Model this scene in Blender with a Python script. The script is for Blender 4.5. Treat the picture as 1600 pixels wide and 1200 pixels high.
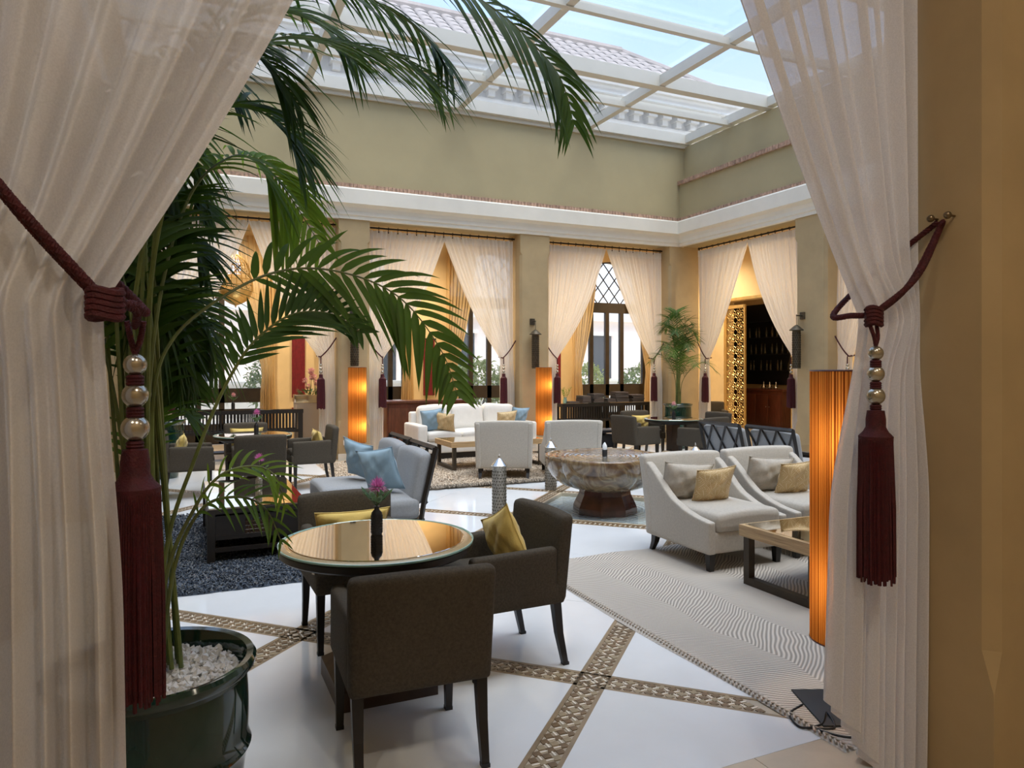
import bpy, bmesh, math, random
from mathutils import Vector, Matrix, Euler
for o in list(bpy.data.objects):
    bpy.data.objects.remove(o)
SC = bpy.context.scene
COL = SC.collection
PI = math.pi
R = math.radians

# ---------------------------------------------------------------- camera
# Room frame: x runs along the back wall, y away from the viewer's gallery, z up.
# The photographer stands in the front gallery at the origin, turned 24.5 degrees to the right.
cam_d = bpy.data.cameras.new('camera')
cam = bpy.data.objects.new('camera', cam_d)
COL.objects.link(cam)
cam.location = (0, 0, 1.6)
cam.rotation_euler = (R(90), 0, R(-24.5))
cam_d.sensor_width = 36
cam_d.lens = 36 * 1120 / 1600
cam_d.shift_y = -26 / 1600
cam_d.clip_start = 0.05
cam_d.clip_end = 300
SC.camera = cam

# ---------------------------------------------------------------- sky, sun, exposure
world = bpy.data.worlds.new('sky')
SC.world = world
world.use_nodes = True
wn = world.node_tree
for n in list(wn.nodes):
    wn.nodes.remove(n)
w_out = wn.nodes.new('ShaderNodeOutputWorld')
w_bg = wn.nodes.new('ShaderNodeBackground')
w_tc = wn.nodes.new('ShaderNodeTexCoord')
w_sep = wn.nodes.new('ShaderNodeSeparateXYZ')
w_ramp = wn.nodes.new('ShaderNodeValToRGB')
w_noise = wn.nodes.new('ShaderNodeTexNoise')
w_noise.inputs['Scale'].default_value = 2.2
w_noise.inputs['Detail'].default_value = 5
w_nr = wn.nodes.new('ShaderNodeValToRGB')
w_nr.color_ramp.elements[0].position = 0.48
w_nr.color_ramp.elements[1].position = 0.80
w_mix = wn.nodes.new('ShaderNodeMixRGB')
w_mix.inputs['Color2'].default_value = (0.58, 0.72, 0.95, 1)
w_ramp.color_ramp.elements[0].position = 0.0
w_ramp.color_ramp.elements[0].color = (0.98, 0.99, 1.0, 1)
w_ramp.color_ramp.elements[1].position = 0.42
w_ramp.color_ramp.elements[1].color = (0.36, 0.54, 0.88, 1)
w_bg.inputs['Strength'].default_value = 1.1
wn.links.new(w_tc.outputs['Generated'], w_sep.inputs[0])
wn.links.new(w_sep.outputs['Z'], w_ramp.inputs[0])
wn.links.new(w_tc.outputs['Generated'], w_noise.inputs['Vector'])
wn.links.new(w_noise.outputs['Fac'], w_nr.inputs[0])
wn.links.new(w_nr.outputs[0], w_mix.inputs['Fac'])
wn.links.new(w_ramp.outputs[0], w_mix.inputs['Color1'])
wn.links.new(w_mix.outputs[0], w_bg.inputs['Color'])
wn.links.new(w_bg.outputs[0], w_out.inputs['Surface'])

def sun(name, az, el, strength, angle, color):
    d = bpy.data.lights.new(name, 'SUN')
    d.energy = strength
    d.angle = R(angle)
    d.color = color
    o = bpy.data.objects.new(name, d)
    COL.objects.link(o)
    v = Vector((math.sin(R(az)) * math.cos(R(el)), math.cos(R(az)) * math.cos(R(el)), math.sin(R(el))))
    o.rotation_euler = (-v).to_track_quat('-Z', 'Y').to_euler()
    o.location = v * 60
    return o
# a hazy sun high behind the viewer, softened by thin cloud
sun('sun', 160, 74, 3.4, 50, (1.0, 0.965, 0.91))

vs = SC.view_settings
vs.view_transform = 'Standard'
vs.look = 'None'
vs.gamma = 1.0
vs.use_curve_mapping = False
vs.exposure = 0.62
SC.cycles.max_bounces = 10
SC.cycles.diffuse_bounces = 6
SC.cycles.transparent_max_bounces = 24

# ---------------------------------------------------------------- helpers
class MB:
    """Collects shapes; build() links them as one mesh object."""
    def __init__(self):
        self.v = []
        self.f = []
    def add(self, vs_, fs_, M=None):
        b = len(self.v)
        for p in vs_:
            p = Vector(p)
            self.v.append(M @ p if M is not None else p)
        for f in fs_:
            self.f.append(tuple(i + b for i in f))
        return self
    def box(self, c, s, rot=None, taper=None):
        hx, hy, hz = s[0] / 2, s[1] / 2, s[2] / 2
        vs_ = []
        for z in (-1, 1):
            k = taper if (taper and z < 0) else (1, 1)
            for y in (-1, 1):
                for x in (-1, 1):
                    vs_.append((x * hx * k[0], y * hy * k[1], z * hz))
        fs_ = [(0, 2, 3, 1), (4, 5, 7, 6), (0, 1, 5, 4), (2, 6, 7, 3), (0, 4, 6, 2), (1, 3, 7, 5)]
        M = Matrix.Translation(c)
        if rot is not None:
            M = M @ Euler(rot).to_matrix().to_4x4()
        return self.add(vs_, fs_, M)
    def b2(self, a, b):
        a, b = Vector(a), Vector(b)
        return self.box((a + b) / 2, (abs(b.x - a.x), abs(b.y - a.y), abs(b.z - a.z)))
    def rbox(self, c, s, r, k=2, fn=None, rot=None):
        h = [max(x / 2, 1e-4) for x in s]
        r = min(r, min(h) * 0.98)
        def ax(i):
            a = h[i]
            inner = [(-a + r) + (2 * a - 2 * r) * j / k for j in range(k + 1)]
            return [-a, -a + r * 0.35] + inner + [a - r * 0.35, a]
        A = [ax(0), ax(1), ax(2)]
        idx, vs_, fs_ = {}, [], []
        M = Matrix.Translation(c)
        if rot is not None:
            M = M @ Euler(rot).to_matrix().to_4x4()
        def vid(p):
            key = (round(p[0], 5), round(p[1], 5), round(p[2], 5))
            if key not in idx:
                q = Vector(p)
                inn = Vector([max(-(h[i] - r), min(h[i] - r, p[i])) for i in range(3)])
                d = q - inn
                if d.length > 1e-9:
                    q = inn + d.normalized() * r
                if fn:
                    q = Vector(fn(q))
                idx[key] = len(vs_)
                vs_.append(q)
            return idx[key]
        for a in range(3):
            b, c_ = (a + 1) % 3, (a + 2) % 3
            for side in (-1, 1):
                for i in range(len(A[b]) - 1):
                    for j in range(len(A[c_]) - 1):
                        quad = []
                        for (bi, cj) in ((i, j), (i + 1, j), (i + 1, j + 1), (i, j + 1)):
                            p = [0, 0, 0]
                            p[a] = side * h[a]; p[b] = A[b][bi]; p[c_] = A[c_][cj]
                            quad.append(vid(p))
                        fs_.append(tuple(quad if side > 0 else reversed(quad)))
        return self.add(vs_, fs_, M)
    def tube(self, pts, rad, n=8, cap=True, M=None):
        pts = [Vector(p) for p in pts]
        m = len(pts)
        rr = rad if callable(rad) else (lambda t: rad)
        vs_, fs_ = [], []
        up = Vector((0, 0, 1))
        prev = None
        for i, p in enumerate(pts):
            t = (pts[min(i + 1, m - 1)] - pts[max(i - 1, 0)])
            t = t.normalized() if t.length > 1e-9 else Vector((0, 0, 1))
            if prev is None:
                a = t.cross(up)
                if a.length < 1e-3:
                    a = t.cross(Vector((1, 0, 0)))
            else:
                a = prev - t * prev.dot(t)
            a.normalize()
            prev = a
            b = t.cross(a)
            r_ = rr(i / (m - 1))
            for k in range(n):
                an = 2 * PI * k / n
                vs_.append(p + (a * math.cos(an) + b * math.sin(an)) * r_)
        for i in range(m - 1):
            for k in range(n):
                k2 = (k + 1) % n
                fs_.append((i * n + k, (i + 1) * n + k, (i + 1) * n + k2, i * n + k2))
        if cap:
            fs_.append(tuple(range(n)))
            fs_.append(tuple((m - 1) * n + k for k in reversed(range(n))))
        return self.add(vs_, fs_, M)
    def lathe(self, prof, n=24, c=(0, 0, 0), rfn=None):
        vs_, fs_ = [], []
        m = len(prof)
        for (r_, z) in prof:
            for k in range(n):
                an = 2 * PI * k / n
                q = r_ * (rfn(an, z) if rfn else 1)
                vs_.append((c[0] + q * math.cos(an), c[1] + q * math.sin(an), c[2] + z))
        for i in range(m - 1):
            for k in range(n):
                k2 = (k + 1) % n
                fs_.append((i * n + k, i * n + k2, (i + 1) * n + k2, (i + 1) * n + k))
        if prof[0][0] > 1e-6:
            fs_.append(tuple(reversed(range(n))))
        if prof[-1][0] > 1e-6:
            fs_.append(tuple((m - 1) * n + k for k in range(n)))
        return self.add(vs_, fs_)
    def prism(self, poly, z0, z1, M=None):
        n = len(poly)
        vs_ = [(p[0], p[1], z0) for p in poly] + [(p[0], p[1], z1) for p in poly]
        fs_ = [tuple(reversed(range(n))), tuple(range(n, 2 * n))]
        for i in range(n):
            j = (i + 1) % n
            fs_.append((i, j, n + j, n + i))
        return self.add(vs_, fs_, M)
    def mesh(self, name, smooth=True, sharp=38):
        me = bpy.data.meshes.new(name)
        me.from_pydata([tuple(p) for p in self.v], [], self.f)
        if smooth:
            me.shade_smooth()
            me.set_sharp_from_angle(angle=R(sharp))
        me.update()
        return me
    def build(self, name, mat=None, parent=None, smooth=True, sharp=38):
        return link(name, self.mesh(name, smooth, sharp), mat, parent)

def link(name, me, mat=None, parent=None):
    if mat is not None and len(me.materials) == 0:
        me.materials.append(mat)
    o = bpy.data.objects.new(name, me)
    COL.objects.link(o)
    if parent is not None:
        o.parent = parent
    return o

def tag(o, label, cat, group=None, kind=None):
    o['label'] = label
    o['category'] = cat
    if group:
        o['group'] = group
    if kind:
        o['kind'] = kind
    return o

def thing(name, label, cat, loc=(0, 0, 0), rz=0.0, group=None):
    o = bpy.data.objects.new(name, None)
    o.empty_display_size = 0.1
    COL.objects.link(o)
    o.location = loc
    o.rotation_euler = (0, 0, rz)
    return tag(o, label, cat, group)

def struct(name, label=None):
    o = bpy.data.objects.new(name, None)
    COL.objects.link(o)
    o['kind'] = 'structure'
    if label:
        o['label'] = label
    return o

def dup(root, loc, rz, label=None, group=None):
    r = root.copy()
    COL.objects.link(r)
    r.location = loc
    r.rotation_euler = (0, 0, rz)
    if label:
        r['label'] = label
    if group:
        r['group'] = group
    for ch in list(root.children):
        c = ch.copy()
        COL.objects.link(c)
        c.parent = r
        for g in list(ch.children):
            d = g.copy()
            COL.objects.link(d)
            d.parent = c
    return r

def cr(pts, n):
    """Catmull-Rom through pts, n samples in all."""
    P = [Vector(p) for p in pts]
    P = [2 * P[0] - P[1]] + P + [2 * P[-1] - P[-2]]
    out = []
    segs = len(P) - 3
    for i in range(n):
        t = i / (n - 1) * segs
        k = min(int(t), segs - 1)
        u = t - k
        a, b, c, d = P[k:k + 4]
        out.append(0.5 * ((2 * b) + (c - a) * u + (2 * a - 5 * b + 4 * c - d) * u * u + (3 * b - a - 3 * c + d) * u ** 3))
    return out

# ---------------------------------------------------------------- materials
def nt(name):
    m = bpy.data.materials.new(name)
    m.use_nodes = True
    t = m.node_tree
    for n in list(t.nodes):
        t.nodes.remove(n)
    out = t.nodes.new('ShaderNodeOutputMaterial')
    return m, t, out

def rgba(c, k=1.0):
    return (min(c[0] * k, 1), min(c[1] * k, 1), min(c[2] * k, 1), 1)

def mat(name, c, rough=0.6, metal=0.0, var=0.0, vscale=6.0, bump=0.0, bscale=60.0, c2=None, spec=0.5, coat=0.0, sheen=0.0,
        stretch=None, trans=0.0, coords='Object'):
    m, t, out = nt(name)
    b = t.nodes.new('ShaderNodeBsdfPrincipled')
    b.inputs['Base Color'].default_value = rgba(c)
    b.inputs['Roughness'].default_value = rough
    b.inputs['Metallic'].default_value = metal
    b.inputs['Specular IOR Level'].default_value = spec
    b.inputs['Coat Weight'].default_value = coat
    b.inputs['Sheen Weight'].default_value = sheen
    t.links.new(b.outputs[0], out.inputs['Surface'])
    tc = t.nodes.new('ShaderNodeTexCoord')
    src = tc.outputs[coords]
    if stretch:
        mp = t.nodes.new('ShaderNodeMapping')
        mp.inputs['Scale'].default_value = stretch
        t.links.new(src, mp.inputs['Vector'])
        src = mp.outputs[0]
    if var > 0 or c2:
        n = t.nodes.new('ShaderNodeTexNoise')
        n.inputs['Scale'].default_value = vscale
        n.inputs['Detail'].default_value = 6
        n.inputs['Roughness'].default_value = 0.6
        t.links.new(src, n.inputs['Vector'])
        rp = t.nodes.new('ShaderNodeValToRGB')
        rp.color_ramp.elements[0].position = 0.32
        rp.color_ramp.elements[1].position = 0.68
        rp.color_ramp.elements[0].color = rgba(c, 1 - var)
        rp.color_ramp.elements[1].color = rgba(c2) if c2 else rgba(c, 1 + var)
        t.links.new(n.outputs['Fac'], rp.inputs[0])
        t.links.new(rp.outputs[0], b.inputs['Base Color'])
    if bump > 0:
        n2 = t.nodes.new('ShaderNodeTexNoise')
        n2.inputs['Scale'].default_value = bscale
        n2.inputs['Detail'].default_value = 4
        t.links.new(src, n2.inputs['Vector'])
        bp = t.nodes.new('ShaderNodeBump')
        bp.inputs['Strength'].default_value = bump
        bp.inputs['Distance'].default_value = 0.01
        t.links.new(n2.outputs['Fac'], bp.inputs['Height'])
        t.links.new(bp.outputs[0], b.inputs['Normal'])
    if trans > 0:
        tr = t.nodes.new('ShaderNodeBsdfTranslucent')
        tr.inputs['Color'].default_value = rgba(c, 1.2)
        mx = t.nodes.new('ShaderNodeMixShader')
        mx.inputs[0].default_value = trans
        t.links.new(b.outputs[0], mx.inputs[1])
        t.links.new(tr.outputs[0], mx.inputs[2])
        t.links.new(mx.outputs[0], out.inputs['Surface'])
    return m

def sheer(name, c, transl=0.45, clear=0.12, warm=None):
    """Loosely woven curtain: light scatters off it, through it and between its threads."""
    m, t, out = nt(name)
    d = t.nodes.new('ShaderNodeBsdfDiffuse')
    d.inputs['Color'].default_value = rgba(c)
    tr = t.nodes.new('ShaderNodeBsdfTranslucent')
    tr.inputs['Color'].default_value = rgba(warm or c)
    tp = t.nodes.new('ShaderNodeBsdfTransparent')
    a = t.nodes.new('ShaderNodeMixShader')
    a.inputs[0].default_value = transl
    b = t.nodes.new('ShaderNodeMixShader')
    tc = t.nodes.new('ShaderNodeTexCoord')
    n = t.nodes.new('ShaderNodeTexNoise')
    n.inputs['Scale'].default_value = 220
    n.inputs['Detail'].default_value = 3
    mr = t.nodes.new('ShaderNodeMapRange')
    mr.inputs['From Min'].default_value = 0.35
    mr.inputs['From Max'].default_value = 0.7
    mr.inputs['To Min'].default_value = clear * 0.55
    mr.inputs['To Max'].default_value = clear * 1.7
    bp = t.nodes.new('ShaderNodeBump')
    bp.inputs['Strength'].default_value = 0.15
    bp.inputs['Distance'].default_value = 0.004
    L = t.links.new
    L(tc.outputs['Object'], n.inputs['Vector'])
    L(n.outputs['Fac'], mr.inputs['Value'])
    L(mr.outputs[0], b.inputs[0])
    L(n.outputs['Fac'], bp.inputs['Height'])
    L(bp.outputs[0], d.inputs['Normal'])
    L(d.outputs[0], a.inputs[1])
    L(tr.outputs[0], a.inputs[2])
    L(a.outputs[0], b.inputs[1])
    L(tp.outputs[0], b.inputs[2])
    L(b.outputs[0], out.inputs['Surface'])
    return m

def pane(name, tint=(0.96, 0.98, 0.99), haze=0.03):
    m, t, out = nt(name)
    tp = t.nodes.new('ShaderNodeBsdfTransparent')
    tp.inputs['Color'].default_value = rgba(tint)
    gl = t.nodes.new('ShaderNodeBsdfGlossy')
    gl.inputs['Roughness'].default_value = 0.02
    lw = t.nodes.new('ShaderNodeLayerWeight')
    lw.inputs['Blend'].default_value = 0.5
    pw = t.nodes.new('ShaderNodeMath'); pw.operation = 'POWER'; pw.inputs[1].default_value = 4.0
    fr = t.nodes.new('ShaderNodeMath'); fr.operation = 'MULTIPLY_ADD'; fr.inputs[1].default_value = 0.45; fr.inputs[2].default_value = 0.025
    t.links.new(lw.outputs['Facing'], pw.inputs[0]); t.links.new(pw.outputs[0], fr.inputs[0])
    a = t.nodes.new('ShaderNodeMixShader')
    tl = t.nodes.new('ShaderNodeBsdfTranslucent')
    tl.inputs['Color'].default_value = (0.95, 0.97, 1, 1)
    b = t.nodes.new('ShaderNodeMixShader')
    b.inputs[0].default_value = haze
    L = t.links.new
    L(fr.outputs[0], a.inputs[0])
    L(tp.outputs[0], a.inputs[1])
    L(gl.outputs[0], a.inputs[2])
    L(a.outputs[0], b.inputs[1])
    L(tl.outputs[0], b.inputs[2])
    L(b.outputs[0], out.inputs['Surface'])
    return m

M = {}
M['ochre'] = mat('ochre_plaster', (0.46, 0.345, 0.185), 0.75, var=0.10, vscale=1.6, bump=0.12, bscale=9)
M['ochre_warm'] = mat('ochre_plaster_gallery', (0.70, 0.54, 0.30), 0.8, var=0.08, vscale=1.5, bump=0.1, bscale=9)
M['olive'] = mat('olive_plaster', (0.40, 0.335, 0.19), 0.8, var=0.05, vscale=0.9, bump=0.08, bscale=6)
M['cream'] = mat('cream_moulding', (0.80, 0.76, 0.66), 0.6, var=0.03, vscale=3)
M['ceil'] = mat('gallery_ceiling', (0.78, 0.70, 0.54), 0.8, var=0.04, vscale=1)
M['brick'] = mat('brick', (0.42, 0.27, 0.19), 0.85, var=0.35, vscale=14, bump=0.4, bscale=50)
M['marble'] = mat('white_marble', (0.70, 0.725, 0.745), 0.09, var=0.045, vscale=1.3, spec=0.5, bump=0.01, bscale=3)
M['grout'] = mat('grout', (0.36, 0.31, 0.24), 0.8)
M['stone'] = mat('beige_stone', (0.50, 0.42, 0.31), 0.3, var=0.15, vscale=2.4)
M['mos_brown'] = mat('mosaic_brown', (0.165, 0.105, 0.05), 0.35, var=0.35, vscale=5, coords='Object')
M['mos_olive'] = mat('mosaic_olive', (0.30, 0.235, 0.14), 0.35, var=0.25, vscale=5)
M['mos_cream'] = mat('mosaic_cream', (0.74, 0.68, 0.57), 0.35, var=0.12, vscale=5)
M['mos_band'] = mat('mosaic_band', (0.26, 0.19, 0.11), 0.35, var=0.2, vscale=6)
M['alu'] = mat('cream_aluminium', (0.62, 0.59, 0.51), 0.4, var=0.03, vscale=2)
M['glass_roof'] = pane('skylight_glass', (0.97, 0.985, 1.0), 0.03)
M['glass'] = pane('window_glass')
M['sheer'] = sheer('white_sheer', (0.88, 0.85, 0.80), 0.46, 0.10)
M['sheer_near'] = sheer('white_sheer_lined', (0.82, 0.80, 0.79), 0.32, 0.09)
M['tape'] = sheer('heading_tape', (0.86, 0.84, 0.80), 0.35, 0.03)
M['gold_drape'] = sheer('gold_drape', (0.74, 0.56, 0.30), 0.5, 0.03)
M['iron'] = mat('black_iron', (0.015, 0.013, 0.012), 0.45, 0.6)
M['bronze'] = mat('aged_bronze', (0.10, 0.085, 0.06), 0.45, 0.7, var=0.3, vscale=20)
M['red'] = mat('burgundy_cord', (0.06, 0.002, 0.006), 0.7, var=0.25, vscale=40, bump=0.4, bscale=200)
M['pearl'] = mat('pewter_bead', (0.50, 0.47, 0.40), 0.22, 0.85, var=0.15, vscale=8)
M['knob'] = mat('brass_knob', (0.22, 0.17, 0.11), 0.3, 0.9)
M['taupe'] = mat('taupe_fabric', (0.072, 0.060, 0.044), 0.95, var=0.22, vscale=90, bump=0.35, bscale=260, spec=0.25)
M['ebony'] = mat('ebony_wood', (0.012, 0.009, 0.007), 0.42, var=0.2, vscale=8)
M['walnut'] = mat('dark_walnut', (0.055, 0.03, 0.018), 0.35, var=0.35, vscale=5, stretch=(1, 8, 1))
M['mahog'] = mat('mahogany', (0.10, 0.028, 0.015), 0.3, var=0.35, vscale=4, stretch=(6, 6, 1))
M['mirror'] = mat('bronze_mirror_top', (0.80, 0.73, 0.62), 0.03, 1.0)
M['glass_edge'] = mat('glass_edge', (0.25, 0.42, 0.36), 0.08, 0.0, spec=0.9)
M['gilt'] = mat('gilt_bevel', (0.62, 0.48, 0.28), 0.18, 0.8)
M['yellow'] = mat('mustard_linen', (0.70, 0.51, 0.14), 0.8, var=0.07, vscale=9, bump=0.2, bscale=240, sheen=0.2)
M['blue'] = mat('powder_blue_linen', (0.27, 0.40, 0.50), 0.8, var=0.06, vscale=9, bump=0.2, bscale=240, sheen=0.2)
M['ivory'] = mat('ivory_linen', (0.72, 0.70, 0.65), 0.85, var=0.05, vscale=7, bump=0.25, bscale=200, sheen=0.2)
M['oat'] = mat('oatmeal_linen', (0.50, 0.465, 0.405), 0.88, var=0.09, vscale=60, bump=0.3, bscale=220, sheen=0.2)
M['bluegrey'] = mat('bluegrey_linen', (0.27, 0.285, 0.30), 0.88, var=0.08, vscale=60, bump=0.3, bscale=220, sheen=0.2)
M['pewter'] = mat('pierced_pewter', (0.33, 0.31, 0.27), 0.38, 0.9, var=0.5, vscale=70, bump=0.6, bscale=90)
M['silver'] = mat('silver', (0.62, 0.60, 0.56), 0.2, 1.0)
M['gold'] = mat('gilded_metal', (0.70, 0.50, 0.20), 0.35, 0.85, var=0.12, vscale=6)
M['black'] = mat('matte_black', (0.008, 0.008, 0.009), 0.5)
M['glaze'] = mat('bottle_green_glaze', (0.006, 0.030, 0.020), 0.08, var=0.4, vscale=4, coat=0.5)
M['pebble'] = mat('white_pebble', (0.72, 0.70, 0.66), 0.6, var=0.15, vscale=15)
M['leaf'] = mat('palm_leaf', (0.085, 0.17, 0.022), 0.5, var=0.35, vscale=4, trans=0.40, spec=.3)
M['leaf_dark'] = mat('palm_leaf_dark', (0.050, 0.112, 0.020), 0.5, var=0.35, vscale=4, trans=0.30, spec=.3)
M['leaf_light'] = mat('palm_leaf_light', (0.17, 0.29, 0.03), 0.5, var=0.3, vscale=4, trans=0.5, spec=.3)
M['stem'] = mat('palm_stem', (0.13, 0.17, 0.045), 0.45, var=0.3, vscale=12)
M['pink'] = mat('pink_petal', (0.56, 0.16, 0.38), 0.6, var=0.2, vscale=30, trans=0.3)
M['rose'] = mat('rose_petal', (0.70, 0.40, 0.42), 0.6, var=0.2, vscale=30, trans=0.3)
M['leafy'] = mat('cut_foliage', (0.05, 0.11, 0.03), 0.5, var=0.3, vscale=30, trans=0.25)
M['white'] = mat('white_plastic', (0.8, 0.8, 0.78), 0.4)
M['paving'] = mat('terrace_paving', (0.74, 0.66, 0.55), 0.7, var=0.1, vscale=0.8)
M['pinkwall'] = mat('pale_pink_render', (0.90, 0.79, 0.72), 0.8, var=0.06, vscale=0.7)
M['palewall'] = mat('pale_stone_render', (0.88, 0.85, 0.80), 0.8, var=0.05, vscale=0.7)
M['tile'] = mat('clay_roof_tile', (0.33, 0.28, 0.255), 0.8, var=0.18, vscale=3)
M['storey'] = mat('weathered_render', (0.46, 0.44, 0.41), 0.85, var=0.08, vscale=0.9)
M['dark_glass'] = mat('dark_window', (0.05, 0.06, 0.07), 0.1)
M['frame'] = mat('dark_oak_frame', (0.030, 0.022, 0.015), 0.45, var=0.25, vscale=7)
M['crimson'] = mat('crimson_panel', (0.16, 0.006, 0.012), 0.75, var=0.2, vscale=12)
M['paper'] = mat('page_block', (0.16, 0.13, 0.11), 0.8)

# ================================================================ THE SETTING
random.seed(7)
X0, X1, Y0, Y1 = -0.9, 9.6, 2.0, 12.45        # inner faces of the court
T = 0.55                                      # wall thickness
OX0, OX1, OY0, OY1 = -4.0, 12.6, -1.5, 16.0   # outer walls of the galleries
ZS, ZC, ZR = 4.18, 4.70, 6.30                 # soffit, cornice top, roof edge
ZG = 4.75                                     # gallery ceiling

# ---------------------------------------------------------------- floor
S2 = math.sqrt(0.5)
def diag(p, q):
    return Vector(((p - q) * S2, (p + q) * S2))
def clip(poly, x0, x1, y0, y1):
    def cut(ps, f):
        out = []
        for i in range(len(ps)):
            a, b = ps[i], ps[(i + 1) % len(ps)]
            fa, fb = f(a), f(b)
            if fa >= 0:
                out.append(a)
            if (fa >= 0) != (fb >= 0):
                out.append(a + (b - a) * (fa / (fa - fb)))
        return out
    for f in (lambda p: p.x - x0, lambda p: x1 - p.x, lambda p: p.y - y0, lambda p: y1 - p.y):
        poly = cut(poly, f)
        if len(poly) < 3:
            return []
    return poly

floor = MB().b2((OX0, OY0, -0.30), (OX1 + 3.0, OY1 + 0.1, -0.045)).build('floor', M['grout'])
floor['kind'] = 'structure'
floor['label'] = 'white marble floor inlaid with diagonal brown mosaic bands'
FX0, FX1, FY0, FY1 = -0.42, 9.2, 2.26, 12.2
SW = 0.165
PL = [(-0.9, 0), (0.9, 0), (2.25, 0), (3.58, 1), (4.75, 0), (5.95, 0), (7.18, 1), (8.87, 1), (10.05, 0), (11.3, 0), (12.5, 1), (13.7, 0), (15.2, 0)]
QL = [(-5.4, 0), (-4.0, 0), (-2.66, 1), (-1.5, 0), (-0.35, 0), (0.90, 1), (2.70, 1), (3.9, 0), (5.1, 0), (6.3, 1), (7.6, 0), (9.0, 0)]
POOL = (7.18, 8.87, 0.90, 2.70)
for i in range(len(PL) - 1):
    for j in range(len(QL) - 1):
        (p0, a), (p1, b), (q0, c), (q1, d) = PL[i], PL[i + 1], QL[j], QL[j + 1]
        if (p0, p1, q0, q1) == POOL:
            continue
        e0, e1, g0, g1 = [SW / 2 if s else 0.0012 for s in (a, b, c, d)]
        poly = [diag(p0 + e0, q0 + g0), diag(p1 - e1, q0 + g0), diag(p1 - e1, q1 - g1), diag(p0 + e0, q1 - g1)]
        poly = clip(poly, FX0, FX1, FY0, FY1)
        if len(poly) >= 3:
            MB().prism(poly, -0.03, 0.0).build('marble_slab', M['marble'], floor, smooth=False)
# brown stone border of the court and gallery paving
def slabs(x0, x1, y0, y1, nx, ny, z=0.0, m='stone'):
    for i in range(nx):
        for j in range(ny):
            a = x0 + (x1 - x0) * i / nx; b = x0 + (x1 - x0) * (i + 1) / nx
            c = y0 + (y1 - y0) * j / ny; d = y0 + (y1 - y0) * (j + 1) / ny
            MB().b2((a + .0015, c + .0015, -0.03), (b - .0015, d - .0015, z)).build('stone_slab', M[m], floor, smooth=False)
slabs(X0 - T, X1 + T, Y0 - T, FY0, 13, 1)
slabs(X0 - T, X1 + T, FY1, Y1 + T, 13, 1)
slabs(X0 - T, FX0, FY0, FY1, 1, 10)
slabs(FX1, X1 + T, FY0, FY1, 1, 10)
slabs(OX0, OX1, OY0, Y0 - T, 14, 3)
slabs(OX0, OX1, Y1 + T, OY1, 14, 3)
slabs(OX0, X0 - T, Y0 - T, Y1 + T, 2, 10)
slabs(X1 + T, OX1 + 3.0, Y0 - T, Y1 + T, 5, 10)
slabs(OX1, OX1 + 3.0, Y1 + T, OY1, 2, 3)
# mosaic bands
sq = 0.0335
sp = 0.052
dia_me = MB().prism([(sq * S2, 0), (0, sq * S2), (-sq * S2, 0), (0, -sq * S2)], -0.02, 0.0).mesh('mosaic_tile', False)
dia_me.materials.append(M['mos_brown'])
dia2_me = dia_me.copy(); dia2_me.materials.clear(); dia2_me.materials.append(M['mos_olive'])
stick_me = MB().box((0, 0, -0.01), (0.034, 0.0085, 0.0205)).mesh('mosaic_stick', False)
stick_me.materials.append(M['mos_cream'])
spots = []
def band(axis, val, lo, hi, skip=()):
    """axis 'p': the band lies at p = val and runs along q."""
    ang = R(135) if axis == 'p' else R(45)
    def at(t, s):
        return diag(val + s, t) if axis == 'p' else diag(t, val + s)
    for s in (-1, 1):
        bm = MB()
        o_ = SW / 2 - 0.011
        poly = [at(lo, s * o_ - .0105), at(hi, s * o_ - .0105), at(hi, s * o_ + .0105), at(lo, s * o_ + .0105)]
        if axis == 'p':
            poly = poly[::-1]
        poly = clip(poly, FX0, FX1, FY0, FY1)
        if len(poly) >= 3:
            bm.prism(poly, -0.03, -0.0004).build('mosaic_border', M['mos_band'], floor, smooth=False)
    n = int((hi - lo) / sp)
    for k in range(n):
        t = lo + (k + 0.5) * sp
        for r in range(-1, 2):
            w = at(t, r * 0.043)
            if FX0 < w.x < FX1 and FY0 < w.y < FY1:
                spots.append((w, ang, 'd', (k + r) % 3))
        for r in (-0.5, 0.5):
            w = at(t + sp / 2, r * 0.043)
            if FX0 < w.x < FX1 and FY0 < w.y < FY1:
                spots.append((w, ang + R(45) * (1 if (k + int(r + .5)) % 2 else -1), 's', 0))
for p, s in PL:
    if s:
        band('p', p, -5.4, 9.0)
for q, s in QL:
    if s:
        band('q', q, -0.9, 15.2)
vis = lambda w: (w.x * 0.415 + w.y * 0.91) > 2.75 and abs(w.x * 0.91 - w.y * 0.415) < 0.72 * (w.x * 0.415 + w.y * 0.91)
def hid(w):   # under a rug or the pool
    return (w.x > 2.46 and w.y < 5.27) or (-0.5 < w.x < 1.75 and 5.5 < w.y < 8.5) or (w.x > 1.9 and w.y > 8.93)
spots = [s for s in spots if not hid(s[0])]
near = sorted([s for s in spots if vis(s[0])], key=lambda s: s[0].length)
nd = [s for s in near if s[2] == 'd'][:290]
ns = [s for s in near if s[2] == 's'][:290]
keep = set(id(s) for s in nd + ns)
for s in nd + ns:
    o = link('mosaic_tile' if s[2] == 'd' else 'mosaic_stick', stick_me if s[2] == 's' else (dia2_me if s[3] == 1 else dia_me), None, floor)
    o.location = (s[0].x, s[0].y, -0.0004)
    o.rotation_euler = (0, 0, s[1])
rest_d, rest_s = MB(), MB()
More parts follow.
